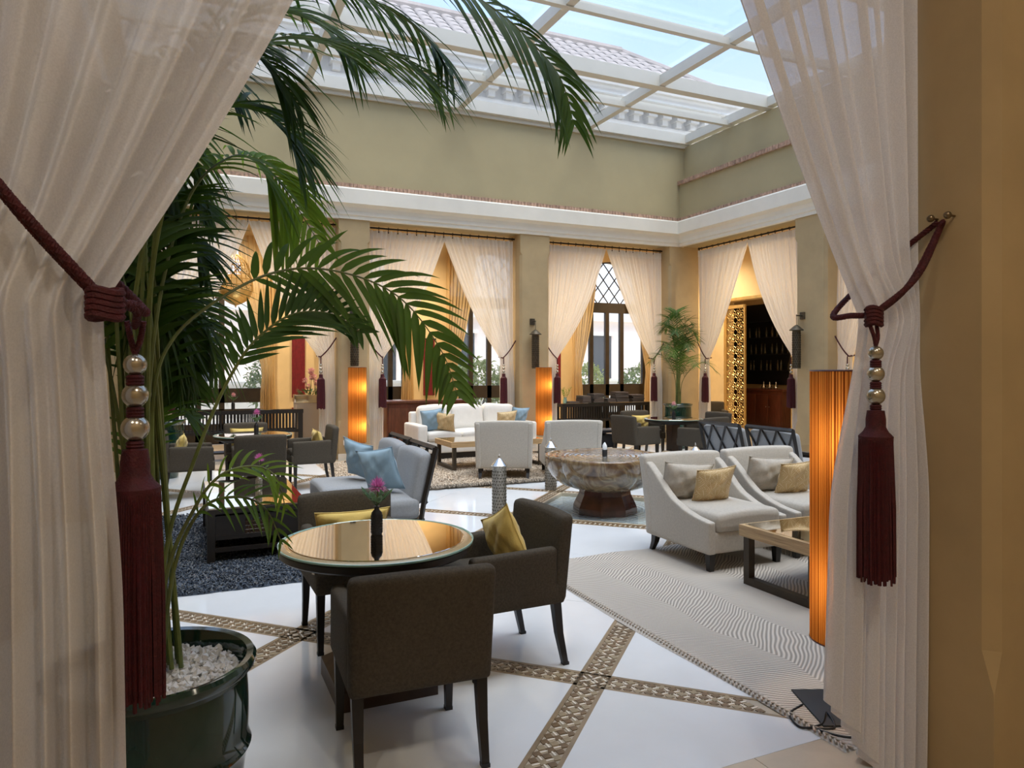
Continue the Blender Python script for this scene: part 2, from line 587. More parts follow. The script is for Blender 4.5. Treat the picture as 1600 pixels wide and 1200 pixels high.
for s in spots:
    if id(s) in keep:
        continue
    Mx = Matrix.Translation((s[0].x, s[0].y, -0.0004)) @ Matrix.Rotation(s[1], 4, 'Z')
    if s[2] == 'd':
        rest_d.prism([(sq * S2, 0), (0, sq * S2), (-sq * S2, 0), (0, -sq * S2)], -0.004, 0.0, Mx)
    else:
        h, k = 0.015, 0.005
        rest_s.prism([(-h, -k), (h, -k), (h, k), (-h, k)], -0.004, 0.0, Mx)
o = rest_d.build('far_mosaic_tiles', M['mos_brown'], floor, smooth=False); o['kind'] = 'stuff'
o = rest_s.build('far_mosaic_sticks', M['mos_cream'], floor, smooth=False); o['kind'] = 'stuff'
bed = MB()
for p, s in PL:
    if s:
        poly = clip([diag(p - .08, -5.4), diag(p + .08, -5.4), diag(p + .08, 9), diag(p - .08, 9)], FX0, FX1, FY0, FY1)
        bed.prism(poly, -0.04, -0.004)
for q, s in QL:
    if s:
        poly = clip([diag(-.9, q - .08), diag(15.2, q - .08), diag(15.2, q + .08), diag(-.9, q + .08)], FX0, FX1, FY0, FY1)
        bed.prism(poly, -0.04, -0.0042)
bed.build('mosaic_bed', mat('mosaic_bed', (0.42, 0.355, 0.265), 0.5, var=0.15, vscale=9), floor, smooth=False)

# ---------------------------------------------------------------- court walls
def chamfer_pier(x0, x1, y0, y1, z0, z1, c=0.045):
    def octo(k):
        return [(x0 + k, y0), (x1 - k, y0), (x1, y0 + k), (x1, y1 - k), (x1 - k, y1), (x0 + k, y1), (x0, y1 - k), (x0, y0 + k)]
    b = MB()
    n = 8
    rings = [(z0, .002), (z0 + .55, .002), (z0 + .68, c), (z1 - .42, c), (z1 - .36, .002), (z1, .002)]
    vs_, fs_ = [], []
    for z, k in rings:
        vs_ += [(p[0], p[1], z) for p in octo(k)]
    for i in range(len(rings) - 1):
        for k in range(n):
            k2 = (k + 1) % n
            fs_.append((i * n + k, i * n + k2, (i + 1) * n + k2, (i + 1) * n + k))
    fs_.append(tuple(reversed(range(n)))); fs_.append(tuple((len(rings) - 1) * n + k for k in range(n)))
    return b.add(vs_, fs_)
PIERS_X = [(-1.45, -0.5), (2.40, 2.94), (5.85, 6.48), (9.35, 10.15)]
PIERS_Y = [(1.45, 2.15), (5.05, 5.70), (8.60, 9.25), (12.10, 13.0)]
def cornice(wall, a, b, nrm):
    """moulding from a to b (wall line at the inner face), projecting along nrm"""
    a, b, nrm = Vector(a), Vector(b), Vector(nrm)
    prof = [(-0.05, 4.165), (.03, 4.165), (.03, 4.22), (.055, 4.235), (.055, 4.30), (.075, 4.36), (.12, 4.40), (.16, 4.41), (.16, 4.655), (.145, 4.68), (-.05, 4.70)]
    vs_ = [a + nrm * d + Vector((0, 0, z)) for d, z in prof] + [b + nrm * d + Vector((0, 0, z)) for d, z in prof]
    n = len(prof)
    fs_ = [(i, (i + 1) % n, n + (i + 1) % n, n + i) for i in range(n)] + [tuple(range(n)), tuple(reversed(range(n, 2 * n)))]
    MB().add(vs_, fs_).build('cornice', M['cream'], wall, smooth=False)
def brick_row(wall, a, b, nrm, z, h=0.075, d=0.055):
    a, b, nrm = Vector(a), Vector(b), Vector(nrm)
    L = (b - a).length
    t = (b - a).normalized()
    n = int(L / 0.068)
    bm = MB()
    ang = math.atan2(t.y, t.x)
    for i in range(n):
        c = a + t * (L * (i + .5) / n) + nrm * (d / 2 - .02 + random.uniform(-.006, .006)) + Vector((0, 0, z + h / 2 + random.uniform(-.003, .003)))
        bm.box(c, (L / n - .008 + random.uniform(-.004, .002), d + .02, h + random.uniform(-.008, .006)), (0, 0, ang))
    o = bm.build('brick_course', M['brick'], wall, smooth=False)
    o['kind'] = 'stuff'
    MB().box((a + b) / 2 + nrm * (d / 2 - .03) + Vector((0, 0, z + h / 2)), (L, d * .9, h - .016), (0, 0, ang)).build('mortar_bed', mat('mortar', (.45, .38, .28), .9), wall, smooth=False)

wb = struct('wall_back', 'ochre court wall with piers, white cornice and brick course')
MB().b2((X0 - T, Y1, ZS), (X1 + T, Y1 + T, ZR)).build('upper_wall', M['olive'], wb, smooth=False)
for a, b in PIERS_X:
    chamfer_pier(a, b, Y1, Y1 + T, 0, ZS).build('pier', M['ochre'], wb, smooth=False)
cornice(wb, (X0 - .1, Y1, 0), (X1 + .1, Y1, 0), (0, -1, 0))
brick_row(wb, (X0, Y1, 0), (X1, Y1, 0), (0, -1, 0), ZC)
wr = struct('wall_right', 'ochre court wall with two brick courses')
MB().b2((X1, Y0 - T, ZS), (X1 + T, Y1 + T, 5.52)).build('upper_wall', M['olive'], wr, smooth=False)
MB().b2((X1 + .12, Y0 - T, 5.52), (X1 + T, Y1 + T, ZR)).build('parapet_wall', M['olive'], wr, smooth=False)
for a, b in PIERS_Y[:-1]:
    chamfer_pier(X1, X1 + T, a, b, 0, ZS).build('pier', M['ochre'], wr, smooth=False)
cornice(wr, (X1, Y1 + .1, 0), (X1, Y0 - .1, 0), (-1, 0, 0))
brick_row(wr, (X1, Y1, 0), (X1, Y0, 0), (-1, 0, 0), ZC)
brick_row(wr, (X1, Y1, 0), (X1, Y0, 0), (-1, 0, 0), 5.48, 0.08, 0.07)
wl = struct('wall_left', 'ochre court wall behind the palms')
MB().b2((X0 - T, Y0 - T, ZS), (X0, Y1, ZR)).build('upper_wall', M['olive'], wl, smooth=False)
for a, b in PIERS_Y[1:-1]:
    chamfer_pier(X0 - T, X0, a, b, 0, ZS).build('pier', M['ochre'], wl, smooth=False)
cornice(wl, (X0, Y0, 0), (X0, Y1, 0), (1, 0, 0))
wf = struct('wall_front', 'ochre court wall with the curtained opening')
MB().b2((X0, Y0 - T, ZS), (X1, Y0, ZR)).build('upper_wall', M['olive'], wf, smooth=False)
for a, b in [(-1.45, -0.52), (2.36, 2.94), (5.85, 6.48), (9.35, 10.15)]:
    chamfer_pier(a, b, Y0 - T, Y0 - .12, 0, ZS, 0.04).build('pier', M['ochre'], wf, smooth=False)
cornice(struct('trim_front', 'cream cornice over the curtained opening'), (X1, Y0, 0), (X0, Y0, 0), (0, 1, 0))
# white skirting at the foot of the piers facing the court
def skirt(wall, a, b, y):
    MB().b2((a - .012, y - .014, 0), (b + .012, y, .11)).build('skirting', M['cream'], wall, smooth=False)
for a, b in PIERS_X[1:3]:
    skirt(wb, a, b, Y1)

# ---------------------------------------------------------------- galleries
cg = struct('ceiling', 'cream gallery ceiling around the court')
for a, b in (((OX0, OY0, ZG), (OX1 + 3, Y0 - T, ZG + .2)), ((OX0, Y1 + T, ZG), (OX1 + 3, OY1 + .3, ZG + .2)),
             ((OX0, Y0 - T, ZG), (X0 - T, Y1 + T, ZG + .2)), ((X1 + T, Y0 - T, ZG), (OX1 + 3, Y1 + T, ZG + .2))):
    MB().b2(a, b).build('ceiling_slab', M['ceil'], cg, smooth=False)

# ---------------------------------------------------------------- skylight
sk = struct('ceiling_skylight', 'glass roof of the court with cream metal beams')
RX = [X0, 1.85, 4.60, 7.34, X1 + .14]
RY = [Y1 + .02, 11.05, 10.05, 8.30, 6.55, 4.80, 3.20, Y0]
ZB = 6.36
for x in RX:
    w = .12 if x in RX[1:4] else .16
    MB().b2((x - w / 2, Y0 - .1, ZB), (x + w / 2, Y1 + .1, ZB + .17)).build('rafter', M['alu'], sk, smooth=False)
for i, y in enumerate(RY):
    h, w = (.22, .17) if i in (2, 4, 6) else (.10, .09)
    if i == 0:
        h, w = .2, .30
    MB().b2((X0 - .2, y - w / 2, ZB - .02), (X1 + .3, y + w / 2, ZB - .02 + h)).build('purlin', M['alu'], sk, smooth=False)
    if i in (1, 3, 5):
        MB().b2((X0, y + .10, ZB + .10), (X1, y + .14, ZB + .19)).build('glazing_bar', M['alu'], sk, smooth=False)
    elif i in (2, 4, 6):
        MB().b2((X0, y + .16, ZB + .13), (X1, y + .20, ZB + .22)).build('glazing_bar', M['alu'], sk, smooth=False)
MB().b2((X0 - .3, Y1 - .05, ZR - .03), (X1 + .4, Y1 + .3, ZR + .06)).build('gutter', M['alu'], sk, smooth=False)
for i in range(len(RX) - 1):
    for j in range(len(RY) - 1):
        z = ZB + (.185 if j % 2 else .20)
        MB().b2((RX[i] + .03, RY[j + 1] - .03, z), (RX[i + 1] - .03, RY[j] + .03, z + .012)).build('glass_pane', M['glass_roof'], sk, smooth=False)

# ---------------------------------------------------------------- outer walls with arched windows
def arch(x0, x1, zs, n=14):
    """points of a round-headed opening, from right springing over the top to left springing"""
    c, r = (x0 + x1) / 2, (x1 - x0) / 2
    return [(c + r * math.cos(PI * k / n), zs + r * 0.98 * math.sin(PI * k / n)) for k in range(n + 1)]
WINS = [(-1.0, 1.62), (2.80, 4.65), (5.65, 7.95), (9.02, 11.3)]
ZT = 3.25
wo = struct('wall_outer_back', 'ochre gallery wall with tall arched windows')
bm = MB()
xs = [OX0 - .3] + [v for w in WINS for v in w] + [OX1 + 3.3]
for i in range(0, len(xs), 2):
    bm.b2((xs[i], OY1, 0), (xs[i + 1], OY1 + .35, ZG))
for (a, b) in WINS:
    pts = arch(a, b, ZT)
    for i in range(len(pts) - 1):
        (xa, za), (xb, zb) = pts[i], pts[i + 1]
        vs_ = []
        for y in (OY1, OY1 + .35):
            vs_ += [(xb, y, min(zb, ZG)), (xa, y, min(za, ZG)), (xa, y, ZG + .001), (xb, y, ZG + .001)]
        bm.add(vs_, [(0, 1, 2, 3), (7, 6, 5, 4), (0, 4, 5, 1), (2, 6, 7, 3), (1, 5, 6, 2), (0, 3, 7, 4)])
bm.build('wall_face', M['ochre_warm'], wo, smooth=False)
for k, (a, b) in enumerate(WINS):  # black sheet added behind the lattice so its gaps read dark
    wn_ = struct('window_%d' % (k + 1), 'arched window with dark wooden frame and lattice fanlight')
    y = OY1 + .14
    c = (a + b) / 2
    def fb(name, p, q, par=wn_):
        MB().b2((p[0], y - .045, p[1]), (q[0], y + .045, q[1])).build(name, M['frame'], par, smooth=False)
    fb('transom', (a, ZT - .22), (b, ZT + .04))
    for s in (a + .05, b - .05):
        fb('jamb', (s - .05, 0), (s + .05, ZT - .22))
    for s in ((c - .07), (c + .38 if k in (0, 3) else c + .55), (c - .55)):
        fb('stile', (s - .055, 0), (s + .055, ZT - .22))
    fb('lock_rail', (a + .1, .86), (b - .1, 1.16))
    fb('bottom_panel', (a + .1, 0), (b - .1, .42))
    # fanlight lattice
    r = (b - a) / 2
    pts = arch(a, b, ZT)
    MB().tube([(p[0], y, p[1]) for p in pts], .035, 6).build('fanlight_rim', M['frame'], wn_)
    for i in range(-4, 5):
        for sg in (-1, 1):
            path = [(c + i * .34 + sg * t * .8, y + sg * .008, ZT + t) for t in [j * .06 for j in range(20)]]
            path = [p for p in path if (p[0] - c) ** 2 + (p[2] - ZT) ** 2 < r * r]
            if len(path) > 2:
                MB().tube([path[0], path[-1]], .016, 5).build('fanlight_bar', M['frame'], wn_)
    MB().b2((a + .05, y - .005, .42), (b - .05, y + .005, ZT)).build('pane', M['glass'], wn_, smooth=False)
    MB().prism([(p[0], p[1]) for p in pts], -.004, .004, Matrix.Translation((0, y, 0)) @ Matrix.Rotation(R(90), 4, 'X')).build('fan_pane', M['glass'], wn_, smooth=False)
wl2 = struct('wall_outer_left', 'ochre gallery wall on the palm side')
MB().b2((OX0 - .3, OY0, 0), (OX0, OY1, ZG)).build('wall_face', M['ochre_warm'], wl2, smooth=False)
wf2 = struct('wall_outer_front', 'ochre gallery wall behind the viewer')
MB().b2((OX0 - .3, OY0 - .3, 0), (OX1 + 3.3, OY0, ZG)).build('wall_face', M['ochre_warm'], wf2, smooth=False)
# right gallery: wall with a tall doorway to the bar recess
wr2 = struct('wall_outer_right', 'ochre gallery wall with a tall doorway to the bar')
DY0, DY1, DZ = 12.25, 14.42, 3.28
bm = MB()
bm.b2((OX1, OY0, 0), (OX1 + .25, DY0, ZG))
bm.b2((OX1, DY1, 0), (OX1 + .25, OY1, ZG))
bm.b2((OX1, DY0, DZ), (OX1 + .25, DY1, ZG))
bm.build('wall_face', M['ochre_warm'], wr2, smooth=False)
for nm, a, b in (('wall_bar_back', (OX1 + 2.0, DY0 - 2.0, 0), (OX1 + 2.2, OY1, ZG)), ('wall_bar_right', (OX1 + .25, DY0 - 2.0, 0), (OX1 + 2.0, DY0 - 1.8, ZG))):
    o = MB().b2(a, b).build(nm, M['ochre_warm'], None, smooth=False); o['kind'] = 'structure'
MB().b2((OX1 - .02, DY0 - .07, 0), (OX1 + .02, DY0, DZ + .07)).build('door_casing', M['gold'], wr2, smooth=False)
MB().b2((OX1 - .02, DY1, 0), (OX1 + .02, DY1 + .07, DZ + .07)).build('door_casing', M['gold'], wr2, smooth=False)
MB().b2((OX1 - .02, DY0, DZ), (OX1 + .02, DY1, DZ + .07)).build('door_casing', M['gold'], wr2, smooth=False)

# added gallery fill: unseen warm ceiling spots put in to brighten the galleries
def fill_light(x, y, k, power, warm=(1.0, 0.80, 0.55)):
    t = thing('gallery_fill', 'small added fill lamp under the gallery ceiling, out of view', 'light', (x, y, ZG), 0, 'added gallery fill lamps')
    MB().lathe([(.0, -.001), (.09, -.001), (.09, -.03), (.075, -.035), (.07, -.012), (0, -.012)], 20).build('fill_bezel', M['gold'], t)
    d = bpy.data.lights.new('fill_light', 'SPOT')
    d.energy = power; d.color = warm; d.spot_size = R(150); d.spot_blend = .8; d.shadow_soft_size = .07
    o = bpy.data.objects.new('fill_spot', d); COL.objects.link(o)
    o.parent = t; o.location = (0, 0, -.05)
for x in (0.9, 4.4, 7.9, 11.4):
    fill_light(x, 14.5, 0, 360)
for y in (10.7, 7.1):
    fill_light(11.4, y, 0, 240)
fill_light(OX1 + 1.1, 12.9, 0, 60)
fill_light(3.4, -0.3, 0, 30, (1.0, .86, .68))
fill_light(0.9, -0.6, 0, 75, (1.0, .88, .74))
fill_light(-1.2, -0.2, 0, 60, (1.0, .88, .74))

# ================================================================ CURTAINS
def drape(name, label, loc, rz, W, side, ztie, ztop, wt, wb, seed, nf=15, mtl='sheer', ns=90, nz=40, amp=.045, zin=.45, group=None, over=0.0,
          tape=True, zbot=.02, cat='curtain', rise=.3, f1=.7):
    """A tied-back half curtain. Local x runs along the opening from its own jamb (0) to the meeting point (W); side=-1 mirrors it."""
    rnd = random.Random(seed)
    t = thing(name, label, cat, loc, rz, group)
    ph = [rnd.uniform(0, 6.28) for _ in range(8)]
    fr = [rnd.uniform(.7, 1.3) for _ in range(8)]
    def warp(s):
        return s + .018 * math.sin(7 * s + ph[0]) + .010 * math.sin(17 * s + ph[1])
    def pt(s, z):
        if z >= ztie:
            k = (ztop - z) / (ztop - ztie)
            e = (W + over) + (wt - W - over) * (f1 * k + (1 - f1) * k ** 3)
            a = amp * (1 - .72 * k ** 1.5)
            x0 = .02 * k
        else:
            k = (ztie - z) / (ztie - zbot)
            sm = min(1, k * 2.6)
            sm = sm * sm * (3 - 2 * sm)
            e = wt + (wb - wt) * (sm * .55 + k * .45)
            a = amp * (.28 + .62 * sm)
            x0 = .02 * (1 - sm)
        q = warp(s)
        x = x0 + (e - x0) * q
        fold = math.sin(2 * PI * nf * q + ph[2]) + .45 * math.sin(2 * PI * nf * .53 * q * fr[1] + ph[3] + .6 * math.sin(z * 1.3 + ph[4])) + .25 * math.sin(2 * PI * nf * 1.9 * q + ph[5] + z)
        bow = -.06 * math.sin(PI * min(1, max(0, (z - ztie) / (ztop - ztie)))) * s
        y = a * fold * .8 + bow
        # cloth bunches forward at the tie
        g = math.exp(-((z - ztie) / .13) ** 2)
        y -= .05 * g * math.sin(PI * s)
        return (side * x, y, z)
    vs_, fs_ = [], []
    for j in range(nz + 1):
        for i in range(ns + 1):
            s = i / ns
            hem = zbot + zin * s ** 1.3
            # denser rows around the tie
            k = j / nz
            z = ztop + (hem - ztop) * k
            vs_.append(pt(s, z))
    for j in range(nz):
        for i in range(ns):
            a = j * (ns + 1) + i
            fs_.append((a, a + 1, a + ns + 2, a + ns + 1) if side < 0 else (a, a + ns + 1, a + ns + 2, a + 1))
    MB().add(vs_, fs_).build('cloth', M[mtl], t, sharp=180)
    if tape:
        vs_, fs_ = [], []
        for j in range(3):
            for i in range(ns + 1):
                p = pt(i / ns, ztop - .13 * j / 2)
                vs_.append((p[0], p[1] - .006, p[2] + .004))
        for j in range(2):
            for i in range(ns):
                a = j * (ns + 1) + i
                fs_.append((a, a + 1, a + ns + 2, a + ns + 1))
        MB().add(vs_, fs_).build('heading_tape', M['tape'], t, sharp=180)
    return t

def curtain_rod(label, loc, rz, L, z, n, group='curtain rods over the court openings'):
    t = thing('curtain_rod', label, 'curtain rod', loc, rz, group)
    MB().tube([(-.03, 0, z), (L + .03, 0, z)], .016, 8).build('rod', M['iron'], t)
    for x in (-.03, L + .03):
        MB().lathe([(0, -.03), (.022, -.02), (.03, 0), (.022, .02), (0, .03)], 10, (x, 0, z)).build('finial', M['iron'], t)
    me = None
    for i in range(n):
        x = .05 + (L - .1) * i / (n - 1)
        if me is None:
            b = MB()
            b.tube([(0, .024 * math.cos(a), .024 * math.sin(a)) for a in [2 * PI * k / 10 for k in range(11)]], .005, 5)
            b.tube([(0, 0, -.024), (0, 0, -.05), (0, -.01, -.07)], .006, 5)
            b.lathe([(0, -.085), (.011, -.075), (.011, -.06), (0, -.05)], 6)
            me = b.mesh('curtain_ring')
            me.materials.append(M['iron'])
        o = link('curtain_ring', me, None, t)
        o.location = (x, 0, z)
    return t

def rope_path(a, b, sag, n=14):
    a, b = Vector(a), Vector(b)
    return [a + (b - a) * (i / n) + Vector((0, 0, -sag * math.sin(PI * i / n))) for i in range(n + 1)]
def twisted(bm, path, r, strands=3, turns=12, n=6):
    """rope of twisted strands along a path"""
    pts = cr(path, max(40, turns * 7))
    m = len(pts)
    for s in range(strands):
        out = []
        for i, p in enumerate(pts):
            t = (pts[min(i + 1, m - 1)] - pts[max(i - 1, 0)]).normalized()
            u = t.cross(Vector((0, 1, .2))).normalized()
            w = t.cross(u)
            an = 2 * PI * (turns * i / (m - 1) + s / strands)
            out.append(p + (u * math.cos(an) + w * math.sin(an)) * r * .55)
        bm.tube(out, r * .62, n)
def tieback(label, loc, rz, side, hook, knot, big=True, group=None, tassel=True, hang=(.004, -.065)):
    """Burgundy rope from a wall hook to the knot, a string of beads and a tassel. Local frame as the drape's."""
    t = thing('curtain_tieback', label, 'tieback', loc, rz, group)
    hk, kn = Vector(hook), Vector(knot)
    if big:
        b = MB()
        front = kn + Vector((0, -.05, 0))
        twisted(b, [hk + Vector((0, -.0, 0)), hk.lerp(front, .5) + Vector((0, -.03, -.035)), front], .009, 3, 34)
        twisted(b, [hk + Vector((.0, -.0, 0)), hk.lerp(front, .5) + Vector((side * .012, -.01, -.06)), front + Vector((0, .01, -.01))], .009, 3, 34)
        twisted(b, [front, kn + Vector((side * .045, -.01, .0)), kn + Vector((side * .05, .06, .01)), hk.lerp(kn, .5) + Vector((0, .10, 0)), hk + Vector((0, .02, 0))], .009, 3, 30)
        b.build('rope', M['red'], t)
        b = MB()
        for k in range(5):
            b.tube([kn + Vector((.018 * math.cos(a) * 1.6, -.055 + .016 * math.sin(a), -.012 * k + .02 + .004 * math.sin(2 * a))) for a in [2 * PI * i / 14 for i in range(15)]], .009, 6)
        b.build('knot', M['red'], t)
        c = kn + Vector((side * hang[0], hang[1], 0))
        b = MB()
        twisted(b, [c + Vector((-.016, .01, -.03)), c + Vector((-.008, .0, -.07)), c + Vector((0, 0, -.10))], .006, 3, 6)
        twisted(b, [c + Vector((.016, .01, -.03)), c + Vector((.010, .0, -.07)), c + Vector((0, 0, -.10))], .006, 3, 6)
        if hang[1] > 0:
            twisted(b, [kn + Vector((0, -.05, .0)), kn + Vector((side * .05, .0, -.01)), c + Vector((0, 0, -.04))], .008, 3, 6)
        b.build('cord_loop', M['red'], t)
        z = -.10
        for r in (.024, .027, .029):
            MB().lathe([(r * math.sin(PI * k / 12), -r * math.cos(PI * k / 12)) for k in range(13)], 20, c + Vector((0, 0, z - r))).build('bead', M['pearl'], t)
            z -= 2 * r
            b = MB()
            for k in range(3):
                b.tube([c + Vector((.013 * math.cos(a), .013 * math.sin(a), z - .004 - .007 * k)) for a in [2 * PI * i / 10 for i in range(11)]], .006, 5)
            b.build('cord_wrap', M['red'], t)
            z -= .016
        zt = z
        L = .45
        s = 1.0
    else:
        b = MB()
        b.tube(rope_path(hk, kn + Vector((0, -.06, 0)), .03), .012, 5)
        b.tube(rope_path(kn + Vector((0, -.06, 0)), kn + Vector((side * .05, .04, .02)), .0), .012, 5)
        b.build('rope', M['red'], t)
        if not tassel:
            return t
        c = kn + Vector((0, -.09, 0))
        MB().tube([c + Vector((0, 0, .0)), c + Vector((0, 0, -.14))], .010, 6).build('cord_loop', M['red'], t)
        z = -.12
        for r in (.024, .027, .029):
            MB().lathe([(r * math.sin(PI * k / 6), -r * math.cos(PI * k / 6)) for k in range(7)], 10, c + Vector((0, 0, z - r))).build('bead', M['pearl'], t)
            z -= 2 * r + .006
        zt = z
        L = .50
        s = 1.15
    # tassel: turned head and skirt of cords
    b = MB()
    b.lathe([(.0, 0), (.026 * s, -.002), (.030 * s, -.03), (.030 * s, -.055), (.038 * s, -.07), (.052 * s, -.085), (.050 * s, -.11)], 20, c + Vector((0, 0, zt)))
    b.build('tassel_head', M['red'], t)
    rnd = random.Random(5)
    b = MB()
    n = 64 if big else 18
    for k in range(n):
        a = 2 * PI * k / n
        r0, r1 = .047 * s, (.052 + rnd.uniform(-.004, .004)) * s
        l = L + rnd.uniform(-.012, .012)
        w = .0042 if big else .012
        pts = [c + Vector((r0 * math.cos(a), r0 * math.sin(a), zt - .095)), c + Vector((r1 * math.cos(a), r1 * math.sin(a), zt - .095 - l * .5)),
               c + Vector((r1 * 1.03 * math.cos(a + .05), r1 * 1.03 * math.sin(a + .05), zt - .095 - l))]
        b.tube(pts, w, 4)
    b.lathe([(.03 * s, -.12), (.044 * s, -.2), (.046 * s, -.09 - L)], 20, c + Vector((0, 0, zt)))
    b.build('tassel_skirt', M['red'], t)
    return t

ZROD = 4.10
sides = [('palm side', 'lamp side'), ('lamp side', 'sconce side'), ('sconce side', 'corner side'), ('corner side', 'wall lantern side'), ('wall lantern side', 'far side')]
BAYS = [('back', -0.50, 2.40, 'the hanging lantern bay'), ('back', 2.94, 5.85, 'the sofa bay'),
        ('back', 6.48, 9.35, 'the book console bay'), ('right', 12.10, 9.25, 'the lattice screen bay'),
        ('right', 8.60, 5.70, 'the bay past the screen')]
for k, (wall, a, b, where) in enumerate(BAYS):
    if wall == 'back':
        loc = (a, Y1 + .27, 0); rz = 0.0
    else:
        loc = (X1 + .27, a, 0); rz = R(-90)
    L = abs(b - a)
    curtain_rod('black iron curtain rod with rings over ' + where, loc, rz, L, ZROD, 17)
    dv = Vector((1, 0, 0)) if wall == 'back' else Vector((0, -1, 0))
    far = Vector(loc) + dv * L
    zt = 1.78
    # half nearer the first jamb, then the half on the other jamb
    drape('curtain', 'white sheer curtain on the ' + sides[k][0] + ' of ' + where, loc, rz, L / 2, 1, zt, ZROD - .05, .30, .30, 20 + k, zin=.12, ns=100, nz=34, nf=17, over=.02)
    drape('curtain', 'white sheer curtain on the ' + sides[k][1] + ' of ' + where, tuple(far), rz, L / 2, -1, zt, ZROD - .05, .30, .30, 40 + k, zin=.12, ns=100, nz=34, nf=17, over=.02)
    tieback('burgundy tieback and tassel on the ' + sides[k][0] + ' of ' + where, loc, rz, 1, (-.0, -.06, 2.12), (.27, 0, zt), False)
    tieback('burgundy tieback and tassel on the ' + sides[k][1] + ' of ' + where, tuple(far), rz, -1, (.0, -.06, 2.12), (-.27, 0, zt), False)

# the opening the photograph is taken through
NY = 1.70
curtain_rod('black iron curtain rod over the opening beside the green palm pot', (-.52, NY, 0), 0, 2.88, ZROD, 17)
drape('curtain', 'large white sheer curtain gathered beside the green palm pot', (-.52, NY, 0), 0, 1.44, 1, 1.73, ZROD - .05, .375, .43, 101, nf=9, mtl='sheer_near', ns=220, nz=90, amp=.05, zin=.30, f1=.82)
drape('curtain', 'large white sheer curtain gathered beside the glowing floor lamp', (2.36, NY, 0), 0, 1.44, -1, 1.77, ZROD - .05, .30, .46, 102, nf=9, mtl='sheer_near', ns=220, nz=90, amp=.05, zin=.50, f1=.82)
tieback('thick burgundy rope tieback with beads and tassel beside the palm pot', (-.52, NY, 0), 0, 1, (0, -.08, 2.27), (.375, -.01, 1.73), True, hang=(.045, .08))
tieback('thick burgundy rope tieback with beads and tassel beside the glowing lamp', (2.36, NY, 0), 0, -1, (0, -.08, 2.10), (-.32, -.01, 1.77), True)
# brass hooks on the pier
for k, (x, sg) in enumerate(((2.36, -1), (-.52, 1))):
    for j, dy in enumerate((-.06, -.12)):
        o = thing('curtain_hook', (('rope-holding brass hook' if j == 0 else 'bare brass hook beside the rope hook') + (' on the pier by the glowing lamp' if k == 0 else ' on the pier by the palm pot')), 'hook', (x, NY + dy, 2.11 + (.0 if k == 0 else .05)), 0, 'brass tieback hooks')
        MB().tube([(0, 0, 0), (sg * .03, 0, 0)], .004, 8).build('shank', M['knob'], o)
        MB().lathe([(.013 * math.sin(PI * i / 8), -.013 * math.cos(PI * i / 8)) for i in range(9)], 14, (sg * .036, 0, 0)).build('head', M['knob'], o)
# golden drapes at the outer windows
for k, (a, b) in enumerate(WINS):
    for s, x in ((1, a - .12), (-1, b + .12)):
        which = ['the window with the hanging lantern', 'the window left of the sofa', 'the window right of the sofa', 'the window above the book console'][k]
        which = ['behind the hanging gold lantern', 'behind the tall lamp', 'behind the white sofa', 'behind the book-laden console'][k]
        drape('drape', 'gold drape on the %s side of the window %s' % (('palm' if s > 0 else 'bar'), which), (x, OY1 - .12, 0), 0, .78, s, 1.55, 4.35, .27, .32, 60 + k * 2 + (s > 0), nf=8, mtl='gold_drape', ns=50, nz=24, amp=.05, zin=.0, tape=False, f1=.75)

# ================================================================ FURNITURE
def leg(par, x, y, z0, z1, w0, w1, dx=0, dy=0, m='ebony', name='leg'):
    """tapered square leg; top (x,y,z1), foot shifted by dx,dy"""
    vs_ = []
    for (cx, cy, z, w) in ((x + dx, y + dy, z0, w0), (x + dx * .35, y + dy * .35, z0 + (z1 - z0) * .5, (w0 + w1) / 2), (x, y, z1, w1)):
        h = w / 2
        vs_ += [(cx - h, cy - h, z), (cx + h, cy - h, z), (cx + h, cy + h, z), (cx - h, cy + h, z)]
    fs_ = [(3, 2, 1, 0), (8, 9, 10, 11)]
    for r in (0, 4):
        for k in range(4):
            k2 = (k + 1) % 4
            fs_.append((r + k, r + k2, r + 4 + k2, r + 4 + k))
    MB().add(vs_, fs_).build(name, M[m], par, smooth=False)

def make_dining_chair(label):
    t = thing('dining_armchair', label, 'armchair')
    MB().rbox((0, 0, .40), (.57, .56, .12), .02, 3).build('seat_base', M['taupe'], t)
    MB().rbox((0, .05, .465), (.43, .46, .09), .035, 5, lambda q: (q.x, q.y, q.z + .012 * (1 - (q.x / .22) ** 2) * (q.z > 0))).build('seat_cushion', M['taupe'], t)
    def bk(q):
        k = (q.z + .235) / .47
        return (q.x * (.985 + .03 * k), q.y - .045 * k - .018 * (1 - (q.x / .29) ** 2), q.z + .008 * (1 - (q.x / .29) ** 2))
    MB().rbox((0, -.245, .575), (.58, .085, .47), .032, 8, bk).build('backrest', M['taupe'], t)
    for s in (-1, 1):
        def af(q, s=s):
            k = (q.y + .25) / .5
            return (q.x, q.y, q.z - .012 * k * (q.z > 0))
        MB().rbox((s * .2525, .015, .4925), (.07, .50, .305), .026, 6, af).build('arm', M['taupe'], t)
    for s in (-1, 1):
        leg(t, s * .25, .225, 0, .35, .030, .046)
        leg(t, s * .25, -.235, 0, .35, .030, .046, 0, -.06)
    for s in (-1, 1):
        for (yy) in (.225, -.295):
            MB().box((s * .25, yy, .008), (.034, .034, .016)).build('foot_glide', M['black'], t, smooth=False)
    return t

